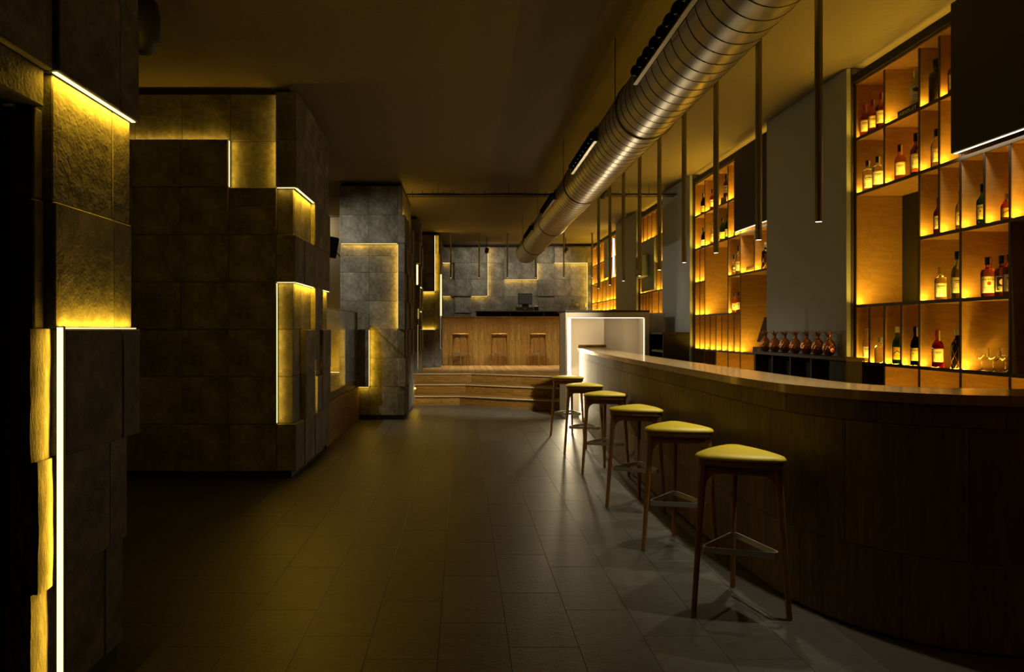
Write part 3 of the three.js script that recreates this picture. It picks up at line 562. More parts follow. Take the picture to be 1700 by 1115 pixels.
// ---- spiral duct
{
  const DX = 1.44, DY = 3.134, R = 0.238, d0 = 0.6, d1 = 15.4;
  const duct = thing('spiral_duct', 'large round spiral metal ventilation duct running under the ceiling', 'duct', [DX, DY, -8]);
  const shell = new THREE.CylinderGeometry(R, R, d1 - d0, 64, 1, true); shell.rotateX(Math.PI / 2); part(duct, 'duct_shell', shell, mat.duct, [DX, DY, -(d0 + d1) / 2]);
  const pitch = 0.137, turns = (d1 - d0) / pitch, pts = [], n = Math.floor(turns * 36);
  // raised lock seam: a small ridge swept along the helix
  const pos = [], idx = [], nor = [];
  for (let i = 0; i <= n; i++) { const a = i / 36 * Math.PI * 2, z = -(d0 + i / 36 * pitch), c = Math.cos(a), s = Math.sin(a); for (const [o, w] of [[-0.001, -0.003], [0.0025, -0.0018], [0.0025, 0.0018], [-0.001, 0.003]]) { pos.push(c * (R + o), s * (R + o), z + w); nor.push(c, s, w * 60); } }
  for (let i = 0; i < n; i++) for (let k = 0; k < 3; k++) { const a = i * 4 + k; idx.push(a, a + 1, a + 4, a + 1, a + 5, a + 4); }
  const hg = new THREE.BufferGeometry(); hg.setAttribute('position', new THREE.Float32BufferAttribute(pos, 3)); hg.setAttribute('normal', new THREE.Float32BufferAttribute(nor, 3)); hg.setIndex(idx);
  part(duct, 'lock_seam', hg, mat.seam, [DX, DY, 0]); void pts;
  for (const d of [2.6, 5.35, 8.1, 10.85, 13.6]) {
    const b = new THREE.TorusGeometry(R + 0.004, 0.008, 6, 48); part(duct, 'joint_band', b, mat.seam, [DX, DY, -d]);
    for (const s of [-1, 1]) part(duct, 'hanger', bar([s * (R + 0.006), 0, 0], [s * (R + 0.006), CEIL - DY, 0], 0.004), mat.rail, [DX, DY, -d]);
  }
  part(duct, 'end_cap', new THREE.SphereGeometry(R * 0.999, 32, 10, 0, Math.PI * 2, 0, Math.PI / 2).scale(1, 0.45, 1).rotateX(-Math.PI / 2), mat.duct, [DX, DY, -d1]);
  // rows of jet nozzles on the flank
  const ang = 176 * Math.PI / 180;
  for (const [a, b] of [[3.2, 4.7], [6.1, 7.4], [8.85, 10.15], [11.6, 12.9]]) {
    const g = part(duct, 'nozzle_box', cbox(0.05, 0.115, b - a, 0.004, 2), mat.black, [DX + Math.cos(ang) * (R - 0.012), DY + Math.sin(ang) * (R - 0.012), -(a + b) / 2]); g.rotation.z = ang + Math.PI;
    for (const s of [-1, 1]) { const f = part(g, 'frame_rail', cbox(0.03, 0.012, b - a, 0.002, 2), mat.duct, [0, 0, 0]); f.position.set(-0.022, s * 0.062, 0); }
    const nn = Math.round((b - a) / 0.15);
    for (let i = 0; i < nn; i++) { const t = new THREE.Mesh(new THREE.CylinderGeometry(0.036, 0.036, 0.05, 12, 1, true).rotateZ(Math.PI / 2 - 0.0).rotateY(0.5), mat.rail); t.name = 'nozzle'; shadow(t); t.position.set(-0.034, 0, ((i + 0.5) / nn - 0.5) * (b - a)); g.add(t); }
  }
}
// ---- cable trays hung across the ceiling
function cableTray(label, x0, x1, y, d) {
  const t = thing('cable_tray', label, 'cable tray', [(x0 + x1) / 2, y, -d]);
  for (const q of [0, 0.16]) part(t, 'rail', bar([x0, y, -d - q], [x1, y, -d - q], 0.006, 6), mat.cable);
  const rungs = []; for (let x = x0 + 0.1; x < x1; x += 0.16) { rungs.push(tube([[x, y + 0.06, -d], [x, y, -d], [x, y - 0.005, -d - 0.08], [x, y, -d - 0.16], [x, y + 0.06, -d - 0.16]], 0.004, 10, 4)); }
  part(t, 'rungs', merge(rungs), mat.cable);
  for (let i = 0; i < 3; i++) { const p = []; for (let k = 0; k <= 8; k++) p.push([x0 + (x1 - x0) * k / 8, y + 0.012 + Math.abs(Math.sin(k * 1.7 + i)) * 0.012, -d - 0.04 - i * 0.04 + Math.sin(k * 2.3 + i) * 0.012]); part(t, 'cable', tube(p, 0.009, 40, 6), mat.cable); }
  for (let x = x0 + 0.5; x < x1; x += 1.1) part(t, 'hanger', bar([x, y, -d - 0.08], [x, CEIL, -d - 0.08], 0.004, 6), mat.cable);
}
cableTray('wire cable tray under the ceiling between the grey pillar and the shelves', -0.88, 3.34, 3.50, 10.62);
cableTray('distant wire cable tray under the ceiling in front of the far wall', -0.48, 3.34, 3.50, 17.3);

// ---- track spotlights
function trackSpot(label, at, aim, cd, angle, top) {
  const t = thing('track_spotlight', label, 'spotlight', at), A = new THREE.Vector3(...at), dir = new THREE.Vector3(...aim).sub(A).normalize();
  const q = new THREE.Quaternion().setFromUnitVectors(new THREE.Vector3(0, -1, 0), dir);
  const add = (n, g, m) => { const o = shadow(new THREE.Mesh(g, m)); o.name = n; o.quaternion.copy(q); t.add(o); return o; };
  add('lamp_housing', lathe([[0.044, -0.06], [0.05, -0.06], [0.05, 0.05], [0.03, 0.08], [0, 0.08]], 20), mat.black);
  add('lamp_lens', new THREE.CylinderGeometry(0.043, 0.043, 0.006, 18).translate(0, -0.05, 0), G_LAMP);
  const s = shadow(new THREE.Mesh(bar([0, 0.03, 0], [0, top - at[1], 0], 0.008, 8), mat.black)); s.name = 'stem'; t.add(s);
  const l = new THREE.SpotLight(new THREE.Color().setRGB(...SPOT), cd, 0, angle, 0.5, 2); l.position.copy(dir).multiplyScalar(0.062); l.target.position.copy(dir).multiplyScalar(2); l.castShadow = true; l.shadow.radius = 2; l.name = 'track_light'; t.add(l); t.add(l.target); l.target.name = 'track_light_target';
}
trackSpot('dark track spotlight on the distant cable tray, turned to the far wall', [2.55, 3.36, -16.9], [1.9, 2.5, -18.2], 3.6, 1.15, CEIL);
trackSpot('dark track spotlight on the distant cable tray, left of the duct end', [0.6, 3.36, -16.9], [0.5, 2.5, -18.2], 3.3, 1.15, CEIL);
trackSpot('bright track spotlight under the near cable tray, right of the duct', [2.03, 3.36, -9.85], [0.6, 0.35, -12.7], 55, 0.55, CEIL);
trackSpot('added unseen spotlight over the raised side room, brightening the bar front', [-2.05, 3.3, -9.0], [1.64, 0.75, -7.6], 16, 0.32, CEIL);  // unseen lamp added to lift the bar front
trackSpot('track spotlight over the raised side room, shining on the grey pillar', [-3.3, 3.2, -9.75], [-1.4, 1.8, -10.6], 17, 0.8, CEIL);

// ---- upper counter, back unit and what stands on it
const upper = thing('upper_bar_counter', 'vertical oak-planked counter of the upper bar behind three stools', 'bar counter', [1.2, DECK, -17.2]);
{
  block(upper, 'body', [-0.505, 3.3], [DECK, 1.705], [17.03, 17.4], mat.edge);
  const w = 0.152; for (let i = 0; i < 25; i++) block(upper, 'plank', [-0.51 + i * w + 0.001, -0.51 + (i + 1) * w - 0.001], [DECK + 0.002, 1.703], [17.005, 17.03], mat.oak[(i * 5 + (i >> 1)) % 3], 0.002, 1);
  block(upper, 'counter_top', [-0.512, 3.3], [1.705, 1.73], [16.99, 17.42], mat.oak[0], 0.003);
}
const backUnit = thing('back_bar_unit', 'low dark open unit along the far wall, carrying the glasses and till', 'cabinet', [1.8, DECK, -17.9]);
{
  block(backUnit, 'worktop', [0.33, 3.32], [1.865, 1.89], [17.62, 18.08], mat.edge, 0.003);
  block(backUnit, 'base_shelf', [0.35, 3.32], [DECK, DECK + 0.1], [17.65, 18.08], mat.black, 0.003);
  for (const x of [0.35, 1.22, 2.08, 2.9]) block(backUnit, 'divider', [x, x + 0.025], [DECK + 0.1, 1.864], [17.65, 18.06], mat.edge, 0.002);
  block(backUnit, 'back_board', [0.35, 3.32], [DECK + 0.1, 1.864], [18.06, 18.08], mat.black, 0.002);
}
function lathe(p, n = 16) { return new THREE.LatheGeometry(p.map(([r, y]) => new THREE.Vector2(r, y)), n); }
function makeWineGlass(label, group, h, r) {
  const t = thing('wine_glass', label, 'glass', [0, 0, 0], group);
  const add = (name, g) => { const o = shadow(new THREE.Mesh(g, mat.clear)); o.name = name; t.add(o); };
  add('bowl', lathe([[0.004, h * 0.45], [r * 0.55, h * 0.5], [r, h * 0.68], [r * 0.86, h], [r * 0.82, h], [r * 0.94, h * 0.69], [r * 0.5, h * 0.52], [0, h * 0.475]]));
  add('stem', lathe([[0, 0.004], [r * 0.9, 0.0], [r * 0.92, 0.003], [0.006, 0.012], [0.0035, h * 0.2], [0.004, h * 0.45], [0, h * 0.46]]));
  return t;
}
const word = ['first', 'second', 'third', 'fourth', 'fifth', 'sixth', 'seventh', 'eighth', 'ninth', 'tenth', 'eleventh', 'twelfth'];
const wg = makeWineGlass('first wine glass from left end of the row beside the upper till', 'wine glasses left of the upper till', 0.2, 0.042);
wg.position.set(0.47, 1.891, -17.8);
for (let i = 1; i < 9; i++) dup(wg, [0.47 + i * 0.112, 1.891, -17.8], 0, word[i] + ' wine glass from left end of the row beside the upper till');
for (let i = 0; i < 11; i++) dup(wg, [2.07 + i * 0.112, 1.891, -17.8], 0, word[i] + ' wine glass to the right of the upper till, towards the shelves', 'wine glasses right of the upper till');
{
  const t = thing('till', 'black cash till with a tilted grey screen on the far back unit', 'till', [1.62, 1.891, -17.85]);
  block(t, 'cash_drawer', [1.40, 1.84], [1.891, 1.985], [17.65, 18.0], mat.black, 0.004);
  block(t, 'screen_foot', [1.55, 1.72], [1.985, 2.06], [17.76, 17.86], mat.blackGloss, 0.006);
  const m = part(t, 'screen_housing', cbox(0.37, 0.29, 0.03, 0.006), mat.blackGloss, [1.63, 2.2, -17.8]); m.rotation.x = -0.15;
  const s = part(m, 'screen', cbox(0.34, 0.26, 0.004, 0.001), mat.screen); s.position.set(0, 0, 0.0175);
  block(t, 'lock', [1.61, 1.63], [1.93, 1.95], [17.645, 17.651], mat.steel, 0.002);
  const p = thing('receipt_printer', 'small dark receipt printer beside the far till', 'printer', [1.93, 1.891, -17.85]);
  block(p, 'body', [1.87, 1.98], [1.891, 2.0], [17.75, 17.9], mat.blackGloss, 0.01); block(p, 'paper', [1.885, 1.965], [2.0, 2.02], [17.8, 17.805], mat.white, 0.001);
}
// ---- loudspeakers
{
  const s = thing('wall_speaker', 'small black tilted loudspeaker by the side-room wall behind the clad block', 'speaker', [-2.32, 2.85, -13]);
  const c = part(s, 'cabinet', cbox(0.17, 0.36, 0.2, 0.012), mat.black, [-2.33, 2.87, -12.2]); c.rotation.set(0.25, 0.3, -0.22);
  const cone = part(c, 'grille', cbox(0.15, 0.33, 0.006, 0.002), mat.blackGloss); cone.position.set(0, 0, 0.1);
  part(s, 'bracket', bar([-2.33, 2.85, -12.28], [-2.36, 2.75, -13.92], 0.012), mat.rail);
  const u = thing('hanging_speaker', 'dark rounded loudspeaker under the ceiling, half hidden behind the nearest pillar', 'speaker', [-1.86, 3.15, -3.9]);
  part(u, 'body', lathe([[0, -0.16], [0.06, -0.15], [0.1, -0.06], [0.105, 0.05], [0.09, 0.13], [0, 0.15]], 24), mat.black, [-1.86, 3.16, -3.95]);
  part(u, 'bracket', bar([-1.86, 3.3, -3.95], [-1.86, CEIL, -3.95], 0.014), mat.black);
}

// ---------------------------------------------------------------- right-hand wall: grey pillars and bottle shelves
const FX = 3.43;   // front plane of the shelves
const SH = [0.64, 1.12, 1.61, 2.09, 2.58, 3.06, 3.53];
for (const [i, a, b, l] of [[0, 5.975, 7.545, 'tall dark grey panelled pillar between the two nearest bottle shelves'], [1, 10.095, 11.49, 'dark grey panelled pillar between the second shelf and the shelf with the sign'], [2, 13.205, 14.98, 'farthest dark grey panelled pillar, beyond the shelf with the sign']]) {
  const p = thing('grey_panel_pillar', l, 'pillar', [3.6, i > 1 ? 0.3 : 0, -(a + b) / 2]);
  block(p, 'core', [3.40, 3.89], [i ? (i > 1 ? DECK : 0) : 0, CEIL - 0.002], [a + 0.01, b - 0.01], mat.core);
  const n = 1; for (let k = 0; k < n; k++) block(p, 'panel', [3.36, 3.40], [i > 1 ? DECK : 0, CEIL - 0.004], [a + (b - a) * k / n, a + (b - a) * (k + 1) / n - 0.002], mat.greyPanel, 0.003, 1);
  block(p, 'side_trim', [3.402, FX + 0.02], [i > 1 ? DECK : 0, CEIL - 0.004], [a - 0.003, a + 0.008], mat.edge, 0.002, 1);
}
// boards: dividers [d, y0, y1], shelves [y, dFar, dNear, lit]
function bottleShelf(label, dFar, dNear, y0, shelves, dividers, lit) {
  const t = thing('bottle_shelf', label, 'shelf', [3.63, y0, -(dFar + dNear) / 2]);
  block(t, 'back_board', [3.832, 3.85], [y0, 3.6], [dNear, dFar], mat.blackPanel, 0.002);
  block(t, 'header', [3.405, 3.83], [3.548, 3.62], [dNear, dFar], mat.blackPanel, 0.003, 2);
  block(t, 'ceiling_board', [FX + 0.004, 3.83], [3.53, 3.546], [dNear, dFar], mat.birch[0], 0.001, 2);
  const side = (d) => { const b = block(t, 'divider', [FX + 0.004, 3.83], [y0, 3.529], [d - 0.009, d + 0.009], mat.birch[1], 0.001, 0); block(b, 'edge_band', [FX - 0.004, FX + 0.003], [y0, 3.53], [d - 0.011, d + 0.011], mat.edge, 0.001, 1); };
  side(dFar - 0.012); side(dNear + 0.012);
  for (const [y, a, b] of shelves) {
    const s = block(t, 'shelf', [FX + 0.004, 3.83], [y - 0.016, y], [b, a], mat.birch[Math.round(y * 10) % 2], 0.001, 2);
    block(s, 'edge_band', [FX - 0.006, FX + 0.003], [y - 0.018, y + 0.007], [b, a], mat.edge, 0.001, 2);
  }
  for (const [d, a, b] of dividers) {
    const s = block(t, 'divider', [FX + 0.004, 3.83], [a + 0.0005, b - 0.0165], [d - 0.007, d + 0.007], mat.birch[Math.round(d * 10) % 2], 0.001, 0);
    block(s, 'edge_band', [FX - 0.004, FX + 0.003], [a + 0.007, b - 0.018], [d - 0.009, d + 0.009], mat.edge, 0.001, 1);
  }
  for (const [y, a, b, k] of lit) strip(t, [FX + 0.018, y + 0.0025, -(a + b) / 2], a - b - 0.03, 0.012, [0.25, 1, 0], [0, 0, 1], L_SHELF * k, SHELF);
  strip(t, [3.47, 3.6225, -(dFar + dNear) / 2], dFar - dNear - 0.06, 0.012, [0, 1, 0], [0, 0, 1], 22, AMBER);
  return t;
}
const span = (a, list, y0, y1) => list.map((d) => [d, y0, y1]);
// nearest shelf
const cab1 = bottleShelf('nearest tall back-lit plywood bottle shelf at the right edge', 5.965, 1.0, 0, [
  [SH[0], 5.94, 1.02], [SH[1], 5.94, 1.02], [SH[2], 5.94, 4.275], [SH[3], 5.125, 1.02], [SH[4], 5.94, 1.02], [SH[5], 5.94, 4.7]],
[
  ...span(0, [5.55, 4.91], SH[5], SH[6]), [5.125, SH[1], SH[6]], [4.70, SH[5], SH[6]],
  ...span(0, [5.55, 4.91], SH[4], SH[5]), [4.70, SH[4], SH[5]],
  ...span(0, [4.91, 4.70, 4.485, 4.275, 4.06, 3.85, 3.63, 3.42, 3.0, 2.57, 2.15, 1.72], SH[3], SH[4]),
  [4.70, SH[2], SH[3]], [4.275, SH[1], SH[3]], [3.42, SH[1], SH[3]], [2.57, SH[1], SH[3]], [1.72, SH[1], SH[3]],
  ...span(0, [5.755, 5.55, 5.337], SH[1], SH[2]), [4.70, SH[1], SH[2]],
  ...span(0, [5.55, 5.125, 4.70, 4.275, 3.85, 3.42], SH[0], SH[1])],
[[SH[5], 5.95, 4.72, 1], [SH[4], 5.95, 4.72, 1], [SH[3], 5.12, 1.05, 1], [SH[2], 5.95, 4.28, 1], [SH[1], 5.95, 4.28, 1], [SH[1], 3.4, 1.05, 1], [SH[0], 5.55, 3.4, 0.8]]);
block(cab1, 'cover_panel', [3.385, 3.424], [2.62, 3.66], [3.0, 4.735], mat.blackPanel, 0.003, 1);
strip(cab1, [3.403, 2.615, -3.87], 1.7, 0.014, [0, -1, 0], [0, 0, 1], 30, WARM, G_WARM);
// second shelf
const cab2 = bottleShelf('second back-lit plywood bottle shelf, between the two dark grey pillars', 10.085, 7.55, 0, [
  [SH[0], 10.06, 7.58], [SH[1], 10.06, 7.58], [SH[2], 10.06, 8.43], [SH[3], 10.06, 9.66], [SH[3], 8.82, 7.58], [SH[4], 10.06, 7.58], [SH[5], 10.06, 8.41]],
[
  ...span(0, [9.66, 9.24, 8.82, 8.61, 8.41], SH[5], SH[6]), ...span(0, [9.66, 9.24, 8.82, 8.61, 8.41], SH[4], SH[5]),
  [9.865, SH[3], SH[4]], [9.66, SH[2], SH[4]], [8.82, SH[2], SH[4]], [8.43, SH[1], SH[4]], [8.02, SH[3], SH[4]], [9.865, SH[2], SH[3]],
  ...span(0, [9.865, 9.66, 9.45, 9.24, 9.03, 8.82, 8.62], SH[1], SH[2]),
  ...span(0, [9.66, 9.24, 8.82, 8.43, 8.02], SH[0], SH[1])],
[[SH[5], 10.07, 8.42, 1], [SH[4], 10.07, 7.6, 1], [SH[3], 10.07, 9.67, 1], [SH[3], 8.81, 7.6, 1], [SH[2], 10.07, 8.44, 1], [SH[1], 10.07, 7.6, 1], [SH[0], 9.2, 7.6, 0.7]]);
block(cab2, 'cover_panel', [3.385, 3.424], [2.62, 3.60], [7.56, 8.5], mat.blackPanel, 0.003, 1);
strip(cab2, [3.403, 2.615, -8.03], 0.9, 0.014, [0, -1, 0], [0, 0, 1], 30, WARM, G_WARM);
// third shelf, with the beer sign
const cab3 = bottleShelf('third bottle shelf, with a grey cover panel and star sign', 13.195, 11.5, 0, [
  [SH[0], 13.17, 11.53], [SH[1], 13.17, 11.53], [SH[2], 13.17, 11.53], [SH[3], 13.17, 11.53], [SH[4], 13.17, 11.53], [SH[5], 13.17, 11.53]],
[...span(0, [12.93, 12.65, 12.37, 12.07, 11.8], SH[5], SH[6]), ...span(0, [12.93, 12.07, 11.8], SH[4], SH[5]), ...span(0, [12.93, 12.07, 11.8], SH[3], SH[4]), ...span(0, [12.98, 12.77, 12.55, 12.35, 11.94], SH[2], SH[3]), ...span(0, [12.98, 12.77, 12.55, 12.35, 11.94], SH[1], SH[2])],
[[SH[5], 13.18, 11.52, 0.5], [SH[4], 13.18, 11.52, 0.6], [SH[3], 13.18, 11.52, 0.6], [SH[2], 13.18, 11.52, 0.6], [SH[1], 13.18, 11.52, 0.7]]);
block(cab3, 'cover_panel', [3.385, 3.424], [2.11, 3.05], [12.07, 12.93], mat.greyPanel, 0.003, 1);
// fourth shelf
const cab4 = bottleShelf('farthest bottle shelf by the far wall, with a bright vertical tube', 18.1, 14.99, 0.522, [
  [SH[1], 18.07, 15.02], [1.86, 18.07, 15.02], [SH[3], 18.07, 15.02], [SH[4], 18.07, 15.02], [SH[5], 18.07, 15.02]],
[...span(0, [17.5, 16.9, 16.4, 15.9, 15.45, 15.2], SH[5], SH[6]), ...span(0, [17.5, 16.9, 16.4, 15.9, 15.45, 15.2], SH[4], SH[5]), ...span(0, [17.3, 16.7, 16.3, 15.85, 15.5], SH[3], SH[4]), ...span(0, [17.3, 16.7, 16.3, 15.85, 15.5], 1.86, SH[3]), ...span(0, [16.7, 16.3, 15.85, 15.5], SH[1], 1.86)],
[[SH[5], 18.08, 15.02, 0.8], [SH[4], 18.08, 15.02, 0.8], [SH[3], 18.08, 15.02, 0.8], [1.86, 18.08, 15.02, 0.8], [SH[1], 18.08, 15.02, 0.6]]);
block(cab4, 'cover_panel', [3.385, 3.424], [2.62, 3.52], [15.88, 16.35], mat.greyPanel, 0.003, 1);
strip(cab4, [3.41, 3.03, -15.42], 0.86, 0.05, [-1, 0, 0.6], [0, 1, 0], 12, WARM, G_WARM);

// ---- printed labels
function canvasMat(w, h, draw, extra = {}) {
  const c = document.createElement('canvas'); c.width = w; c.height = h; const g = c.getContext('2d'); draw(g, w, h);
  const t = new THREE.CanvasTexture(c); t.colorSpace = THREE.SRGBColorSpace; return std({ map: t, roughness: 0.6, ...extra });
}
function labelMat(bg, fg, text, deco) {
  return canvasMat(128, 160, (g, w, h) => {
    g.fillStyle = bg; g.fillRect(0, 0, w, h); g.fillStyle = fg; g.textAlign = 'center'; g.font = 'bold 24px serif';
    if (text) g.fillText(text, w / 2, 38, w - 12);
    for (let i = 0; i < 4; i++) g.fillRect(22 + i * 5, 104 + i * 11, w - 44 - i * 10, 3);
    if (deco) deco(g, w, h);
  });
}
const LBL = {
  cream: labelMat('#efe2bd', '#5b4526', '', (g, w) => { g.strokeStyle = '#7a5a2a'; g.lineWidth = 3; g.strokeRect(8, 8, w - 16, 144); g.fillRect(30, 36, 68, 8); g.fillRect(40, 54, 48, 6); }),
  seal: labelMat('#f6efd8', '#2c2420', 'JIM BEAM', (g, w) => { g.fillStyle = '#9c2c1c'; g.beginPath(); g.ellipse(w / 2, 68, 15, 20, 0, 0, 7); g.fill(); }),
  dark: labelMat('#141210', '#e9dfc6', '', (g, w) => { g.strokeStyle = '#e9dfc6'; g.lineWidth = 5; g.strokeRect(8, 10, w - 16, 138); g.beginPath(); g.ellipse(w / 2, 62, 30, 30, 0, 0, 7); g.fill(); g.fillStyle = '#141210'; g.beginPath(); g.ellipse(w / 2, 62, 20, 20, 0, 0, 7); g.stroke(); g.fillRect(28, 100, 72, 5); }),
  irish: labelMat('#e7d78c', '#2b3a1a', 'JAMESON', (g) => { g.fillStyle = '#8a2b1d'; g.fillRect(30, 60, 8, 22); }),
  white: labelMat('#f3efe2', '#51473a', '', (g) => { g.fillRect(28, 30, 72, 10); g.fillRect(36, 50, 56, 6); }),
  blue: labelMat('#e8e4ea', '#3b2f8c', '', (g, w) => { g.beginPath(); g.moveTo(20, 30); g.lineTo(60, 20); g.lineTo(100, 44); g.lineTo(70, 74); g.lineTo(36, 64); g.fill(); }),
  gold: labelMat('#caa43c', '#2a1d10', '', (g) => { g.beginPath(); g.moveTo(10, 90); g.lineTo(60, 40); g.lineTo(118, 84); g.lineTo(118, 92); g.lineTo(60, 56); g.lineTo(10, 100); g.fill(); }),
};
// ---- bottles
const glassOf = (c, dist) => phys({ color: 0xffffff, transmission: 1, roughness: 0.04, ior: 1.46, thickness: 0.05, attenuationColor: new THREE.Color(c), attenuationDistance: dist });
const GL = { amber: glassOf(0xd07a24, 0.085), red: glassOf(0xb82a10, 0.05), clear: glassOf(0xf3ead2, 0.25), green: glassOf(0x3f9a24, 0.05), lime: glassOf(0xb9c94a, 0.09), dark: phys({ color: 0x1a130c, roughness: 0.12, clearcoat: 0.5 }), frost: phys({ color: 0xcfc8b4, roughness: 0.55, transmission: 0.5, thickness: 0.05, ior: 1.45 }), dgreen: glassOf(0x163a14, 0.02) };
const CAP = { black: mat.blackGloss, cork: std({ color: 0x9a7647, roughness: 0.8 }), white: mat.white, red: std({ color: 0x8c1d12, roughness: 0.4 }), steel: mat.steel, gold: std({ color: 0xc79b3c, metalness: 1, roughness: 0.35 }) };
const SHAPES = {   // radius, height, lathe outline as fractions of radius and height
  whisky: [0.039, 0.29, [[0, 0], [0.94, 0], [1, 0.02], [1, 0.56], [0.93, 0.62], [0.55, 0.7], [0.36, 0.76], [0.34, 0.88], [0.4, 0.885], [0.4, 0.91], [0, 0.91]], 0.16, 0.5],
  tall: [0.037, 0.315, [[0, 0], [0.92, 0], [1, 0.02], [1, 0.52], [0.86, 0.62], [0.42, 0.73], [0.36, 0.78], [0.34, 0.9], [0.4, 0.905], [0.4, 0.93], [0, 0.93]], 0.14, 0.46],
  shoulder: [0.043, 0.27, [[0, 0], [0.94, 0], [1, 0.03], [1, 0.6], [0.9, 0.68], [0.42, 0.73], [0.36, 0.77], [0.36, 0.88], [0.42, 0.885], [0.42, 0.92], [0, 0.92]], 0.12, 0.52],
  squat: [0.046, 0.2, [[0, 0], [0.9, 0], [1, 0.05], [1, 0.5], [0.85, 0.66], [0.45, 0.76], [0.38, 0.8], [0.38, 0.88], [0.44, 0.885], [0.44, 0.93], [0, 0.93]], 0.14, 0.46],
  wine: [0.038, 0.31, [[0, 0.03], [0.5, 0.01], [0.9, 0], [1, 0.02], [1, 0.55], [0.8, 0.65], [0.45, 0.74], [0.38, 0.8], [0.36, 0.97], [0.42, 0.975], [0.42, 1], [0, 1]], 0.12, 0.4],
};
const geoCache = new Map();
const cached = (k, f) => { if (!geoCache.has(k)) geoCache.set(k, f()); return geoCache.get(k); };
function bottle(look, where, shape, glass, label, cap, d, y, { x = 3.482, turn = 0, scale = 1, net = false, group } = {}) {
  const [r, h, outline, l0, l1] = SHAPES[shape];
  const t = thing('bottle', look + ', ' + where, 'bottle', [x, y, -d], group);
  const add = (name, g, m) => { const o = shadow(new THREE.Mesh(g, m)); o.name = name; t.add(o); return o; };
  add('glass_body', cached('b' + shape, () => lathe(outline.map(([a, b]) => [a * r, b * h]), 20)), GL[glass]);
  const top = outline[outline.length - 1][1] * h;
  add('cap', cached('c' + shape, () => lathe([[0, top - 0.028], [r * 0.45, top - 0.028], [r * 0.47, h - 0.003], [r * 0.4, h], [0, h]], 16)), CAP[cap]);
  if (cap !== 'cork' && cap !== 'white') add('seal_strip', cached('s' + shape, () => new THREE.CylinderGeometry(r * 0.49, r * 0.49, h - top + 0.055, 6, 1, true, 0.25, 0.75).translate(0, (h + top - 0.055) / 2 - 0.004, 0)), mat.white);
  if (label) add('label', cached('l' + shape, () => { const g = new THREE.CylinderGeometry(r + 0.0007, r + 0.0007, (l1 - l0) * h, 14, 1, true, -1.05, 2.1); g.translate(0, (l0 + l1) / 2 * h, 0); return g; }), LBL[label]);
  if (net) { const list = []; for (let k = 0; k < 6; k++) for (const s of [-1, 1]) { const p = []; for (let i = 0; i <= 8; i++) { const a = k / 6 * Math.PI * 2 + s * i / 8 * 2.2, yy = i / 8 * 0.68 * h, rr = (yy < 0.55 * h ? r : r * (1 - (yy / h - 0.55) * 3.2)) + 0.0015; p.push([Math.cos(a) * rr, yy + 0.004, Math.sin(a) * rr]); } list.push(tube(p, 0.0014, 16, 4)); } add('woven_net', merge(list), CAP.gold); }
  t.rotation.y = -0.56 + turn; t.scale.setScalar(scale); return t;
}
const A = SH;
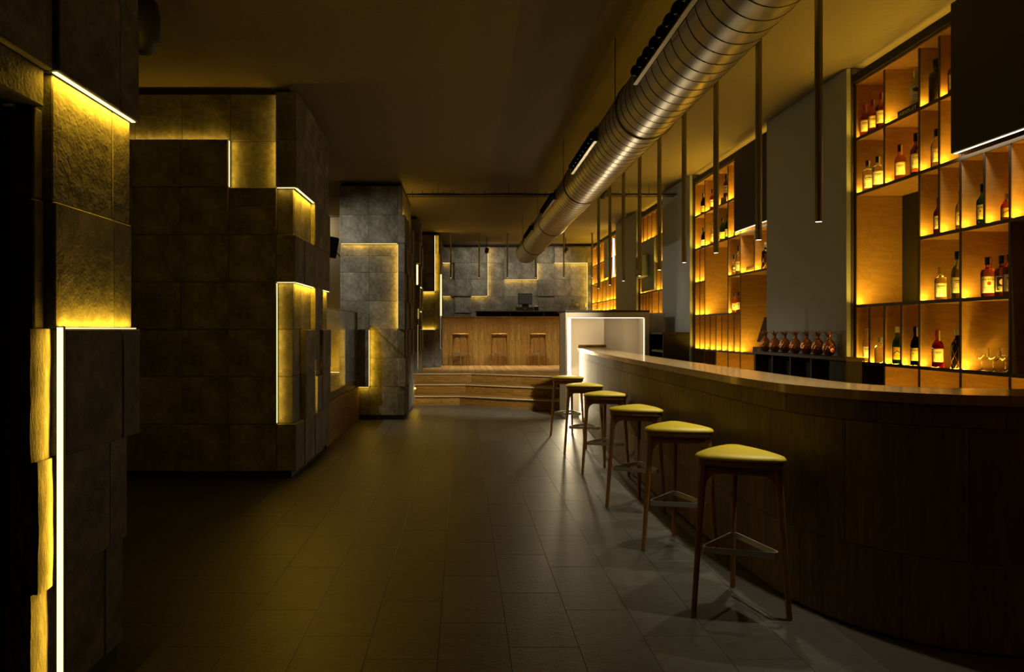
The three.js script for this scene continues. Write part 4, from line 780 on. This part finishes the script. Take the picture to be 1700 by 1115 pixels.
{
  const near = 'on the nearest shelf';
  const T = 'in the top-left cell of the nearest shelf';
  bottle('left of three cream-labelled amber bottles', T, 'whisky', 'amber', 'cream', 'red', 5.905, A[5]);
  bottle('middle of three cream-labelled amber bottles', T, 'whisky', 'amber', 'cream', 'red', 5.79, A[5]);
  bottle('right of three cream-labelled amber bottles', T, 'whisky', 'amber', 'cream', 'red', 5.675, A[5], { scale: 1.06 });
  bottle('frosted bottle with violet mark', 'standing on the black lettered box', 'shoulder', 'frost', 'blue', 'white', 5.235, A[5] + 0.0625);
  bottle('dark bottle with small white label', 'in the narrow top cell, nearest shelf', 'shoulder', 'dark', null, 'black', 5.01, A[5], { scale: 1.2 });
  bottle('red bottle half hidden by the black panel', near, 'shoulder', 'red', 'cream', 'red', 4.825, A[5]);
  const U = 'in the second row, nearest shelf';
  bottle('left of two clear bottles with black caps', U, 'shoulder', 'clear', 'white', 'black', 5.86, A[4]);
  bottle('right of two clear bottles with black caps', U, 'shoulder', 'clear', 'white', 'black', 5.72, A[4]);
  bottle('left amber bottle with tall black cap', U, 'whisky', 'amber', 'cream', 'black', 5.43, A[4]);
  bottle('blue-printed bottle between two amber ones', U, 'whisky', 'red', 'blue', 'black', 5.33, A[4], { x: 3.57, scale: 0.97 });
  bottle('right amber bottle with tall black cap', U, 'whisky', 'amber', 'cream', 'black', 5.235, A[4], { scale: 1.12 });
  bottle('clear bottle with big cream label', 'in narrow cell of second row, nearest shelf', 'whisky', 'clear', 'cream', 'black', 5.01, A[4]);
  const V = 'in the row of narrow cells, nearest shelf';
  bottle('red-brown bottle with slim label', V, 'whisky', 'red', 'white', 'red', 4.985, A[3], { scale: 0.95 });
  bottle('pale amber bottle with ribbed label', V, 'tall', 'clear', 'cream', 'cork', 4.77, A[3], { scale: 0.9 });
  bottle('green bottle with white label', V, 'whisky', 'green', 'irish', 'black', 4.565, A[3], { scale: 0.98 });
  bottle('squat amber bottle with yellow band', V, 'squat', 'amber', 'gold', 'gold', 4.355, A[3], { scale: 0.9 });
  bottle('short clear herb bottle with cork', 'beside the tall pale green bottle', 'shoulder', 'clear', 'white', 'cork', 4.97, A[2], { scale: 0.9 });
  bottle('tall pale green bottle with narrow label', 'beside the short corked bottle', 'tall', 'lime', 'white', 'black', 4.80, A[2], { scale: 1.08 });
  const W = 'above the glasses on the nearest shelf';
  bottle('white-labelled bourbon bottle with red seal', W, 'shoulder', 'amber', 'seal', 'black', 4.52, A[2], { scale: 1.0 });
  bottle('black-labelled whiskey bottle with round emblem', W, 'shoulder', 'amber', 'dark', 'black', 4.425, A[2], { scale: 1.0, x: 3.5 });
  bottle('rightmost bottle with narrow white label', W, 'shoulder', 'amber', 'white', 'black', 4.335, A[2], { scale: 1.0 });
  const Z = 'in lower narrow cells, nearest shelf';
  bottle('clear bottle with bent white label', Z, 'tall', 'clear', 'white', 'steel', 5.875, A[1], { scale: 0.93 });
  bottle('low clear bottle with violet print', Z, 'squat', 'clear', null, 'steel', 5.675, A[1], { scale: 1.1 });
  bottle('bright green bottle with yellow label', Z, 'tall', 'green', 'gold', 'white', 5.465, A[1], { scale: 0.97 });
  bottle('dark green bottle with large yellow label', Z, 'tall', 'dgreen', 'irish', 'black', 5.245, A[1], { scale: 0.97 });
  const Y = 'in the lower cell beside the glasses';
  bottle('red rum bottle with white label', Y, 'whisky', 'red', 'cream', 'red', 5.0, A[1], { scale: 0.96 });
  bottle('dark bottle with golden mountain label', Y, 'whisky', 'dark', 'gold', 'black', 4.90, A[1], { scale: 1.0, x: 3.56 });
  bottle('dark bottle in a golden net', Y, 'whisky', 'dark', null, 'white', 4.80, A[1], { net: true, scale: 1.02 });
  const g0 = makeWineGlass('leftmost stemmed glass in the lowest lit cell of the nearest shelf', 'stemmed glasses on the nearest shelf', 0.16, 0.04);
  g0.position.set(3.5, A[1], -4.6);
  [[3.62, 4.55, 'second'], [3.5, 4.5, 'third'], [3.63, 4.44, 'fourth'], [3.5, 4.405, 'fifth'], [3.61, 4.34, 'rightmost']].forEach(([x, d, w]) => dup(g0, [x, A[1], -d], 0, w + ' stemmed glass in the lowest lit cell of the nearest shelf'));
  bottle('dark green bottle lying low behind the bar', 'in the dark bottom cell', 'squat', 'dgreen', null, 'steel', 5.66, A[0], { x: 3.6 });
}
{ // lettered box under the frosted bottle
  const t = thing('display_box', 'black lettered box under the frosted bottle on the nearest shelf', 'box', [3.49, A[5], -5.28]);
  block(t, 'body', [3.44, 3.535], [A[5], A[5] + 0.062], [5.15, 5.40], mat.black, 0.003);
  const m = canvasMat(256, 64, (g, w, h) => { g.fillStyle = '#0c0b0a'; g.fillRect(0, 0, w, h); g.fillStyle = '#f0e0a0'; g.font = 'bold 50px sans-serif'; g.textAlign = 'center'; g.fillText('ABSOLUT', w / 2, 50, w - 10); });
  const p = part(t, 'lettering', new THREE.PlaneGeometry(0.24, 0.05), m, [3.4392, A[5] + 0.031, -5.275]); p.rotation.y = -Math.PI / 2;
}
{
  const S2 = 'on the second shelf';
  bottle('dark sparkling-wine bottle with pink foot label', 'top row of second shelf', 'wine', 'dgreen', 'gold', 'black', 9.87, A[5]);
  bottle('red bottle behind the third pendant', 'top row of second shelf', 'whisky', 'red', 'cream', 'black', 9.50, A[5], { scale: 1.0 });
  bottle('red bottle raised on a small box', 'top row of second shelf', 'whisky', 'red', 'white', 'black', 9.0, A[5] + 0.0905);
  const b1 = thing('gift_box', 'small brown box under the red bottle on the second shelf', 'box', [3.5, A[5], -9.0]);
  block(b1, 'carton', [3.44, 3.56], [A[5], A[5] + 0.09], [8.9, 9.1], mat.walnut[0], 0.003); block(b1, 'lid_band', [3.438, 3.562], [A[5] + 0.065, A[5] + 0.07], [8.898, 9.102], CAP.gold, 0.001);
  bottle('dark bottle with bright white label', 'leftmost of second row, second shelf', 'wine', 'dgreen', 'white', 'black', 9.86, A[4], { scale: 0.93 });
  bottle('clear glowing bottle', 'middle of second row, second shelf', 'tall', 'clear', 'cream', 'steel', 9.48, A[4]);
  bottle('left of three green wine bottles', 'second row, second shelf', 'wine', 'green', 'irish', 'black', 9.14, A[4]);
  bottle('middle of three green wine bottles', 'second row, second shelf', 'wine', 'green', 'irish', 'black', 9.04, A[4], { x: 3.52 });
  bottle('right of three green wine bottles', 'second row, second shelf', 'wine', 'green', 'irish', 'black', 8.95, A[4], { scale: 1.08 });
  bottle('clear bottle with bold dark label', S2 + ' under the black panel', 'whisky', 'clear', 'dark', 'black', 8.74, A[3], { scale: 0.9 });
  bottle('tall pale bottle with amber foot', S2 + ' under the black panel', 'tall', 'clear', 'white', 'black', 8.60, A[3], { scale: 1.15 });
  bottle('slim white-necked bottle', 'beside a small wooden box on the second shelf', 'wine', 'lime', null, 'white', 8.14, A[3], { scale: 0.75, x: 3.55 });
  const b2 = thing('wooden_box', 'small open wooden box on the second shelf beside a slim bottle', 'box', [3.5, A[3], -8.2]);
  block(b2, 'front_board', [3.45, 3.462], [A[3], A[3] + 0.075], [8.09, 8.30], mat.oak[0], 0.002, 2); block(b2, 'side_board', [3.462, 3.51], [A[3], A[3] + 0.075], [8.288, 8.30], mat.oak[1], 0.002); block(b2, 'side_board', [3.462, 3.51], [A[3], A[3] + 0.075], [8.09, 8.102], mat.oak[1], 0.002);
  bottle('dark bottle in a white net', S2 + ' beside the second pendant', 'shoulder', 'dark', null, 'white', 7.83, A[3], { net: true, scale: 1.15 });
  bottle('left of three bottles with glowing labels', 'fourth row, second shelf', 'whisky', 'amber', 'seal', 'black', 8.74, A[2], { scale: 0.86 });
  bottle('middle of three bottles with glowing labels', 'fourth row, second shelf', 'whisky', 'amber', 'white', 'black', 8.63, A[2], { scale: 0.92, x: 3.5 });
  bottle('right red-capped bottle of three', 'fourth row, second shelf', 'whisky', 'amber', 'cream', 'red', 8.53, A[2], { scale: 0.92 });
  const cells = [9.905, 9.70, 9.49, 9.28, 8.865, 8.66, 8.47];
  const glassSeq = ['clear', 'clear', 'green', 'dark', 'dgreen', 'clear', 'amber'];
  cells.forEach((d, i) => bottle(word[i] + ' bottle from left', 'in the lowest lit narrow cells, second shelf', 'tall', glassSeq[i], i % 3 ? 'white' : null, i % 2 ? 'black' : 'white', d, A[1], { scale: 0.9, group: 'bottles in the narrow cells of the second shelf' }));
  bottle('clear bottle in left narrow cell', 'fourth row, second shelf', 'tall', 'clear', null, 'black', 9.91, A[2], { scale: 0.7 });
  bottle('amber bottle in right narrow cell', 'fourth row, second shelf', 'tall', 'amber', null, 'black', 9.705, A[2], { scale: 0.75 });
  bottle('bottle with red foot', 'top left cell of the shelf with the sign', 'tall', 'clear', 'white', 'white', 12.99, A[5], { scale: 0.95 });
  bottle('glowing clear bottle', 'on the farthest shelf near the far wall', 'shoulder', 'clear', 'white', 'black', 17.6, 1.86, { scale: 0.9 });
  bottle('tall clear decanter bottle', 'on the farthest shelf behind a pendant', 'tall', 'clear', 'white', 'black', 17.42, 1.86, { scale: 1.25 });
  bottle('small white bottle', 'upper row of the farthest shelf', 'whisky', 'frost', 'white', 'white', 17.6, A[4], { scale: 0.9 });
}
{ // star sign on the third shelf
  const t = thing('beer_sign', 'dark rounded box sign with a star, on the grey panel', 'sign', [3.33, 2.37, -12.62]);
  const s = new THREE.Shape(), w = 0.23, h = 0.19, r = 0.04; s.moveTo(-w + r, -h); s.lineTo(w - r, -h); s.quadraticCurveTo(w, -h, w, -h + r); s.lineTo(w, h - r * 0.3); s.quadraticCurveTo(w, h, w - r * 0.3, h); s.lineTo(-w + r * 0.3, h); s.quadraticCurveTo(-w, h, -w, h - r * 0.3); s.lineTo(-w, -h + r); s.quadraticCurveTo(-w, -h, -w + r, -h);
  const g = new THREE.ExtrudeGeometry(s, { depth: 0.12, bevelEnabled: true, bevelSize: 0.006, bevelThickness: 0.006, bevelSegments: 2 }); g.rotateY(-Math.PI / 2);
  part(t, 'sign_box', g, mat.greyPanel, [3.378, 2.56, -12.62]);
  const m = canvasMat(256, 220, (q, W, H) => { q.fillStyle = '#5d6062'; q.fillRect(0, 0, W, H); q.fillStyle = '#e6ddc4'; q.beginPath(); for (let i = 0; i < 10; i++) { const a = -Math.PI / 2 + i * Math.PI / 5, R = i % 2 ? 13 : 32; q.lineTo(128 + Math.cos(a) * R, 80 + Math.sin(a) * R); } q.fill(); q.font = 'bold 58px serif'; q.textAlign = 'center'; q.fillText('Inedit', 128, 182); });
  const p = part(t, 'sign_face', new THREE.PlaneGeometry(0.42, 0.35), m, [3.2505, 2.56, -12.62]); p.rotation.y = -Math.PI / 2;
}

// ---- sideboard with the copper pineapples, till beside it
const sideboard = thing('sideboard', 'dark open sideboard in front of the tall grey pillar, carrying copper pineapples', 'cabinet', [3.24, 0, -6.55]);
{
  block(sideboard, 'worktop', [3.20, 3.356], [1.135, 1.165], [5.70, 7.52], mat.edge, 0.003, 2);
  for (const d of [5.96, 6.30, 6.70, 7.09, 7.50]) block(sideboard, 'divider', [3.215, 3.34], [0.1, 1.134], [d - 0.01, d + 0.01], mat.edge, 0.002, 1);
  block(sideboard, 'back_board', [3.34, 3.356], [0.1, 1.134], [5.73, 7.51], mat.black, 0.002);
  block(sideboard, 'base', [3.22, 3.356], [0.0, 0.099], [5.73, 7.50], mat.black, 0.002);
  block(sideboard, 'side_panel', [3.215, 3.34], [0.1, 1.134], [5.72, 5.735], mat.blackPanel, 0.002, 1);
  block(sideboard, 'door', [3.203, 3.214], [0.1, 1.13], [5.72, 5.965], mat.blackPanel, 0.003, 1);
}
function makePineapple(label) {
  const t = thing('copper_pineapple', label, 'cup', [0, 0, 0], 'copper pineapple cups in a row');
  const pos = [], idx = [], uv = [], nu = 64, nv = 44, H = 0.15;
  for (let j = 0; j <= nv; j++) for (let i = 0; i <= nu; i++) {
    const v = j / nv, a = i / nu * Math.PI * 2; let r = 0.0565 * Math.pow(Math.sin(Math.PI * (0.05 + v * 0.9)), 0.5) * (1 - 0.2 * v);
    const q = Math.abs(Math.sin(a * 5 + v * 9)) * Math.abs(Math.sin(a * 5 - v * 9)); r += 0.006 * q * Math.sin(Math.PI * v); if (j === 0) r = 0; if (j === nv) r = 0.008;
    pos.push(Math.cos(a) * r, v * H, Math.sin(a) * r); uv.push(i / nu, v);
  }
  for (let j = 0; j < nv; j++) for (let i = 0; i < nu; i++) { const a = j * (nu + 1) + i; idx.push(a, a + nu + 1, a + 1, a + 1, a + nu + 1, a + nu + 2); }
  const g = new THREE.BufferGeometry(); g.setAttribute('position', new THREE.Float32BufferAttribute(pos, 3)); g.setAttribute('uv', new THREE.Float32BufferAttribute(uv, 2)); g.setIndex(idx); g.computeVertexNormals();
  const add = (name, gg) => { const o = shadow(new THREE.Mesh(gg, mat.copper)); o.name = name; t.add(o); return o; };
  add('body', g); add('neck', lathe([[0, 0.14], [0.022, 0.143], [0.014, 0.156], [0.017, 0.17], [0, 0.172]], 14));
  for (let k = 0; k < 11; k++) {
    const out = k < 7 ? 1 : 0.4, a = k < 7 ? k / 7 * 6.283 : k * 2.1, L = k < 7 ? 0.072 : 0.08;
    const c = new THREE.ConeGeometry(0.0165, L, 6, 4); c.scale(1, 1, 0.4); c.translate(0, L / 2, 0); const p = c.attributes.position;
    for (let i = 0; i < p.count; i++) { const y = p.getY(i) / L; p.setZ(i, p.getZ(i) + out * 0.064 * y * y); p.setY(i, p.getY(i) * (1 - 0.15 * out * y)); }
    c.computeVertexNormals(); c.translate(0, 0, 0.006); c.rotateY(a); c.translate(0, 0.16, 0); add('leaf', c);
  }
  return t;
}
const pa = makePineapple('leftmost copper pineapple cup on the dark sideboard, beside the till');
[7.39, 7.17, 6.945, 6.725, 6.505, 6.30, 6.105].forEach((d, i) => { const at = [3.279, 1.1655, -d]; if (i) dup(pa, at, i * 1.3, (i === 6 ? 'rightmost' : word[i] + ' from the left') + ' copper pineapple cup on the dark sideboard'); else pa.position.set(...at); });
{
  const t = thing('till', 'black till with a slanted screen at the left end of the pineapple sideboard', 'till', [3.5, 1.128, -7.75]);
  block(t, 'cash_drawer', [3.40, 3.78], [1.128, 1.20], [7.6, 8.0], mat.black, 0.004);
  block(t, 'foot', [3.5, 3.6], [1.2, 1.26], [7.7, 7.85], mat.blackGloss, 0.004);
  const m = part(t, 'screen_housing', cbox(0.03, 0.30, 0.36, 0.004), mat.blackGloss, [3.47, 1.40, -7.74]); m.rotation.z = -0.3;
  const s = part(m, 'screen', cbox(0.003, 0.26, 0.32, 0.001), mat.black); s.position.set(0.017, 0, 0);
  block(t, 'lock', [3.394, 3.401], [1.155, 1.17], [7.83, 7.845], mat.steel, 0.002);
}
// ---- dark open unit behind the far end of the bar
const farUnit = thing('open_shelf_unit', 'dark open shelf unit behind the bar, right of the glowing end frame', 'cabinet', [3.2, 0, -10.6]);
{
  block(farUnit, 'worktop', [2.95, 3.355], [1.33, 1.36], [10.1, 11.4], mat.black, 0.003, 2);
  block(farUnit, 'shelf', [2.98, 3.34], [1.06, 1.09], [10.13, 11.38], mat.edge, 0.003, 2);
  for (const d of [10.12, 11.38]) block(farUnit, 'side_panel', [2.97, 3.355], [0, 1.329], [d - 0.012, d + 0.012], mat.black, 0.002);
  block(farUnit, 'back_board', [3.34, 3.355], [0.05, 1.329], [10.14, 11.36], mat.black, 0.002);
  block(farUnit, 'upstand', [2.95, 3.34], [1.36, 1.68], [11.35, 11.4], mat.white, 0.003);
  const low = thing('under_counter_cabinet', 'low black cabinet behind the bar below the second shelf', 'cabinet', [3.2, 0, -8.8]);
  block(low, 'body', [3.06, 3.36], [0, 0.86], [7.6, 10.05], mat.black, 0.004); for (const d of [8.2, 8.8, 9.4]) block(low, 'door', [3.045, 3.059], [0.06, 0.84], [d - 0.29, d + 0.29], mat.blackPanel, 0.003, 1);
}
{ const t = thing('paper_sheet', 'white sheet of paper on the dark open shelf behind the bar', 'paper', [3.05, 1.0905, -10.6]); const g = cbox(0.16, 0.002, 0.22, 0.0005); part(t, 'sheet', g, mat.white, [3.06, 1.0915, -10.9]); }

renderer.render(scene, camera);
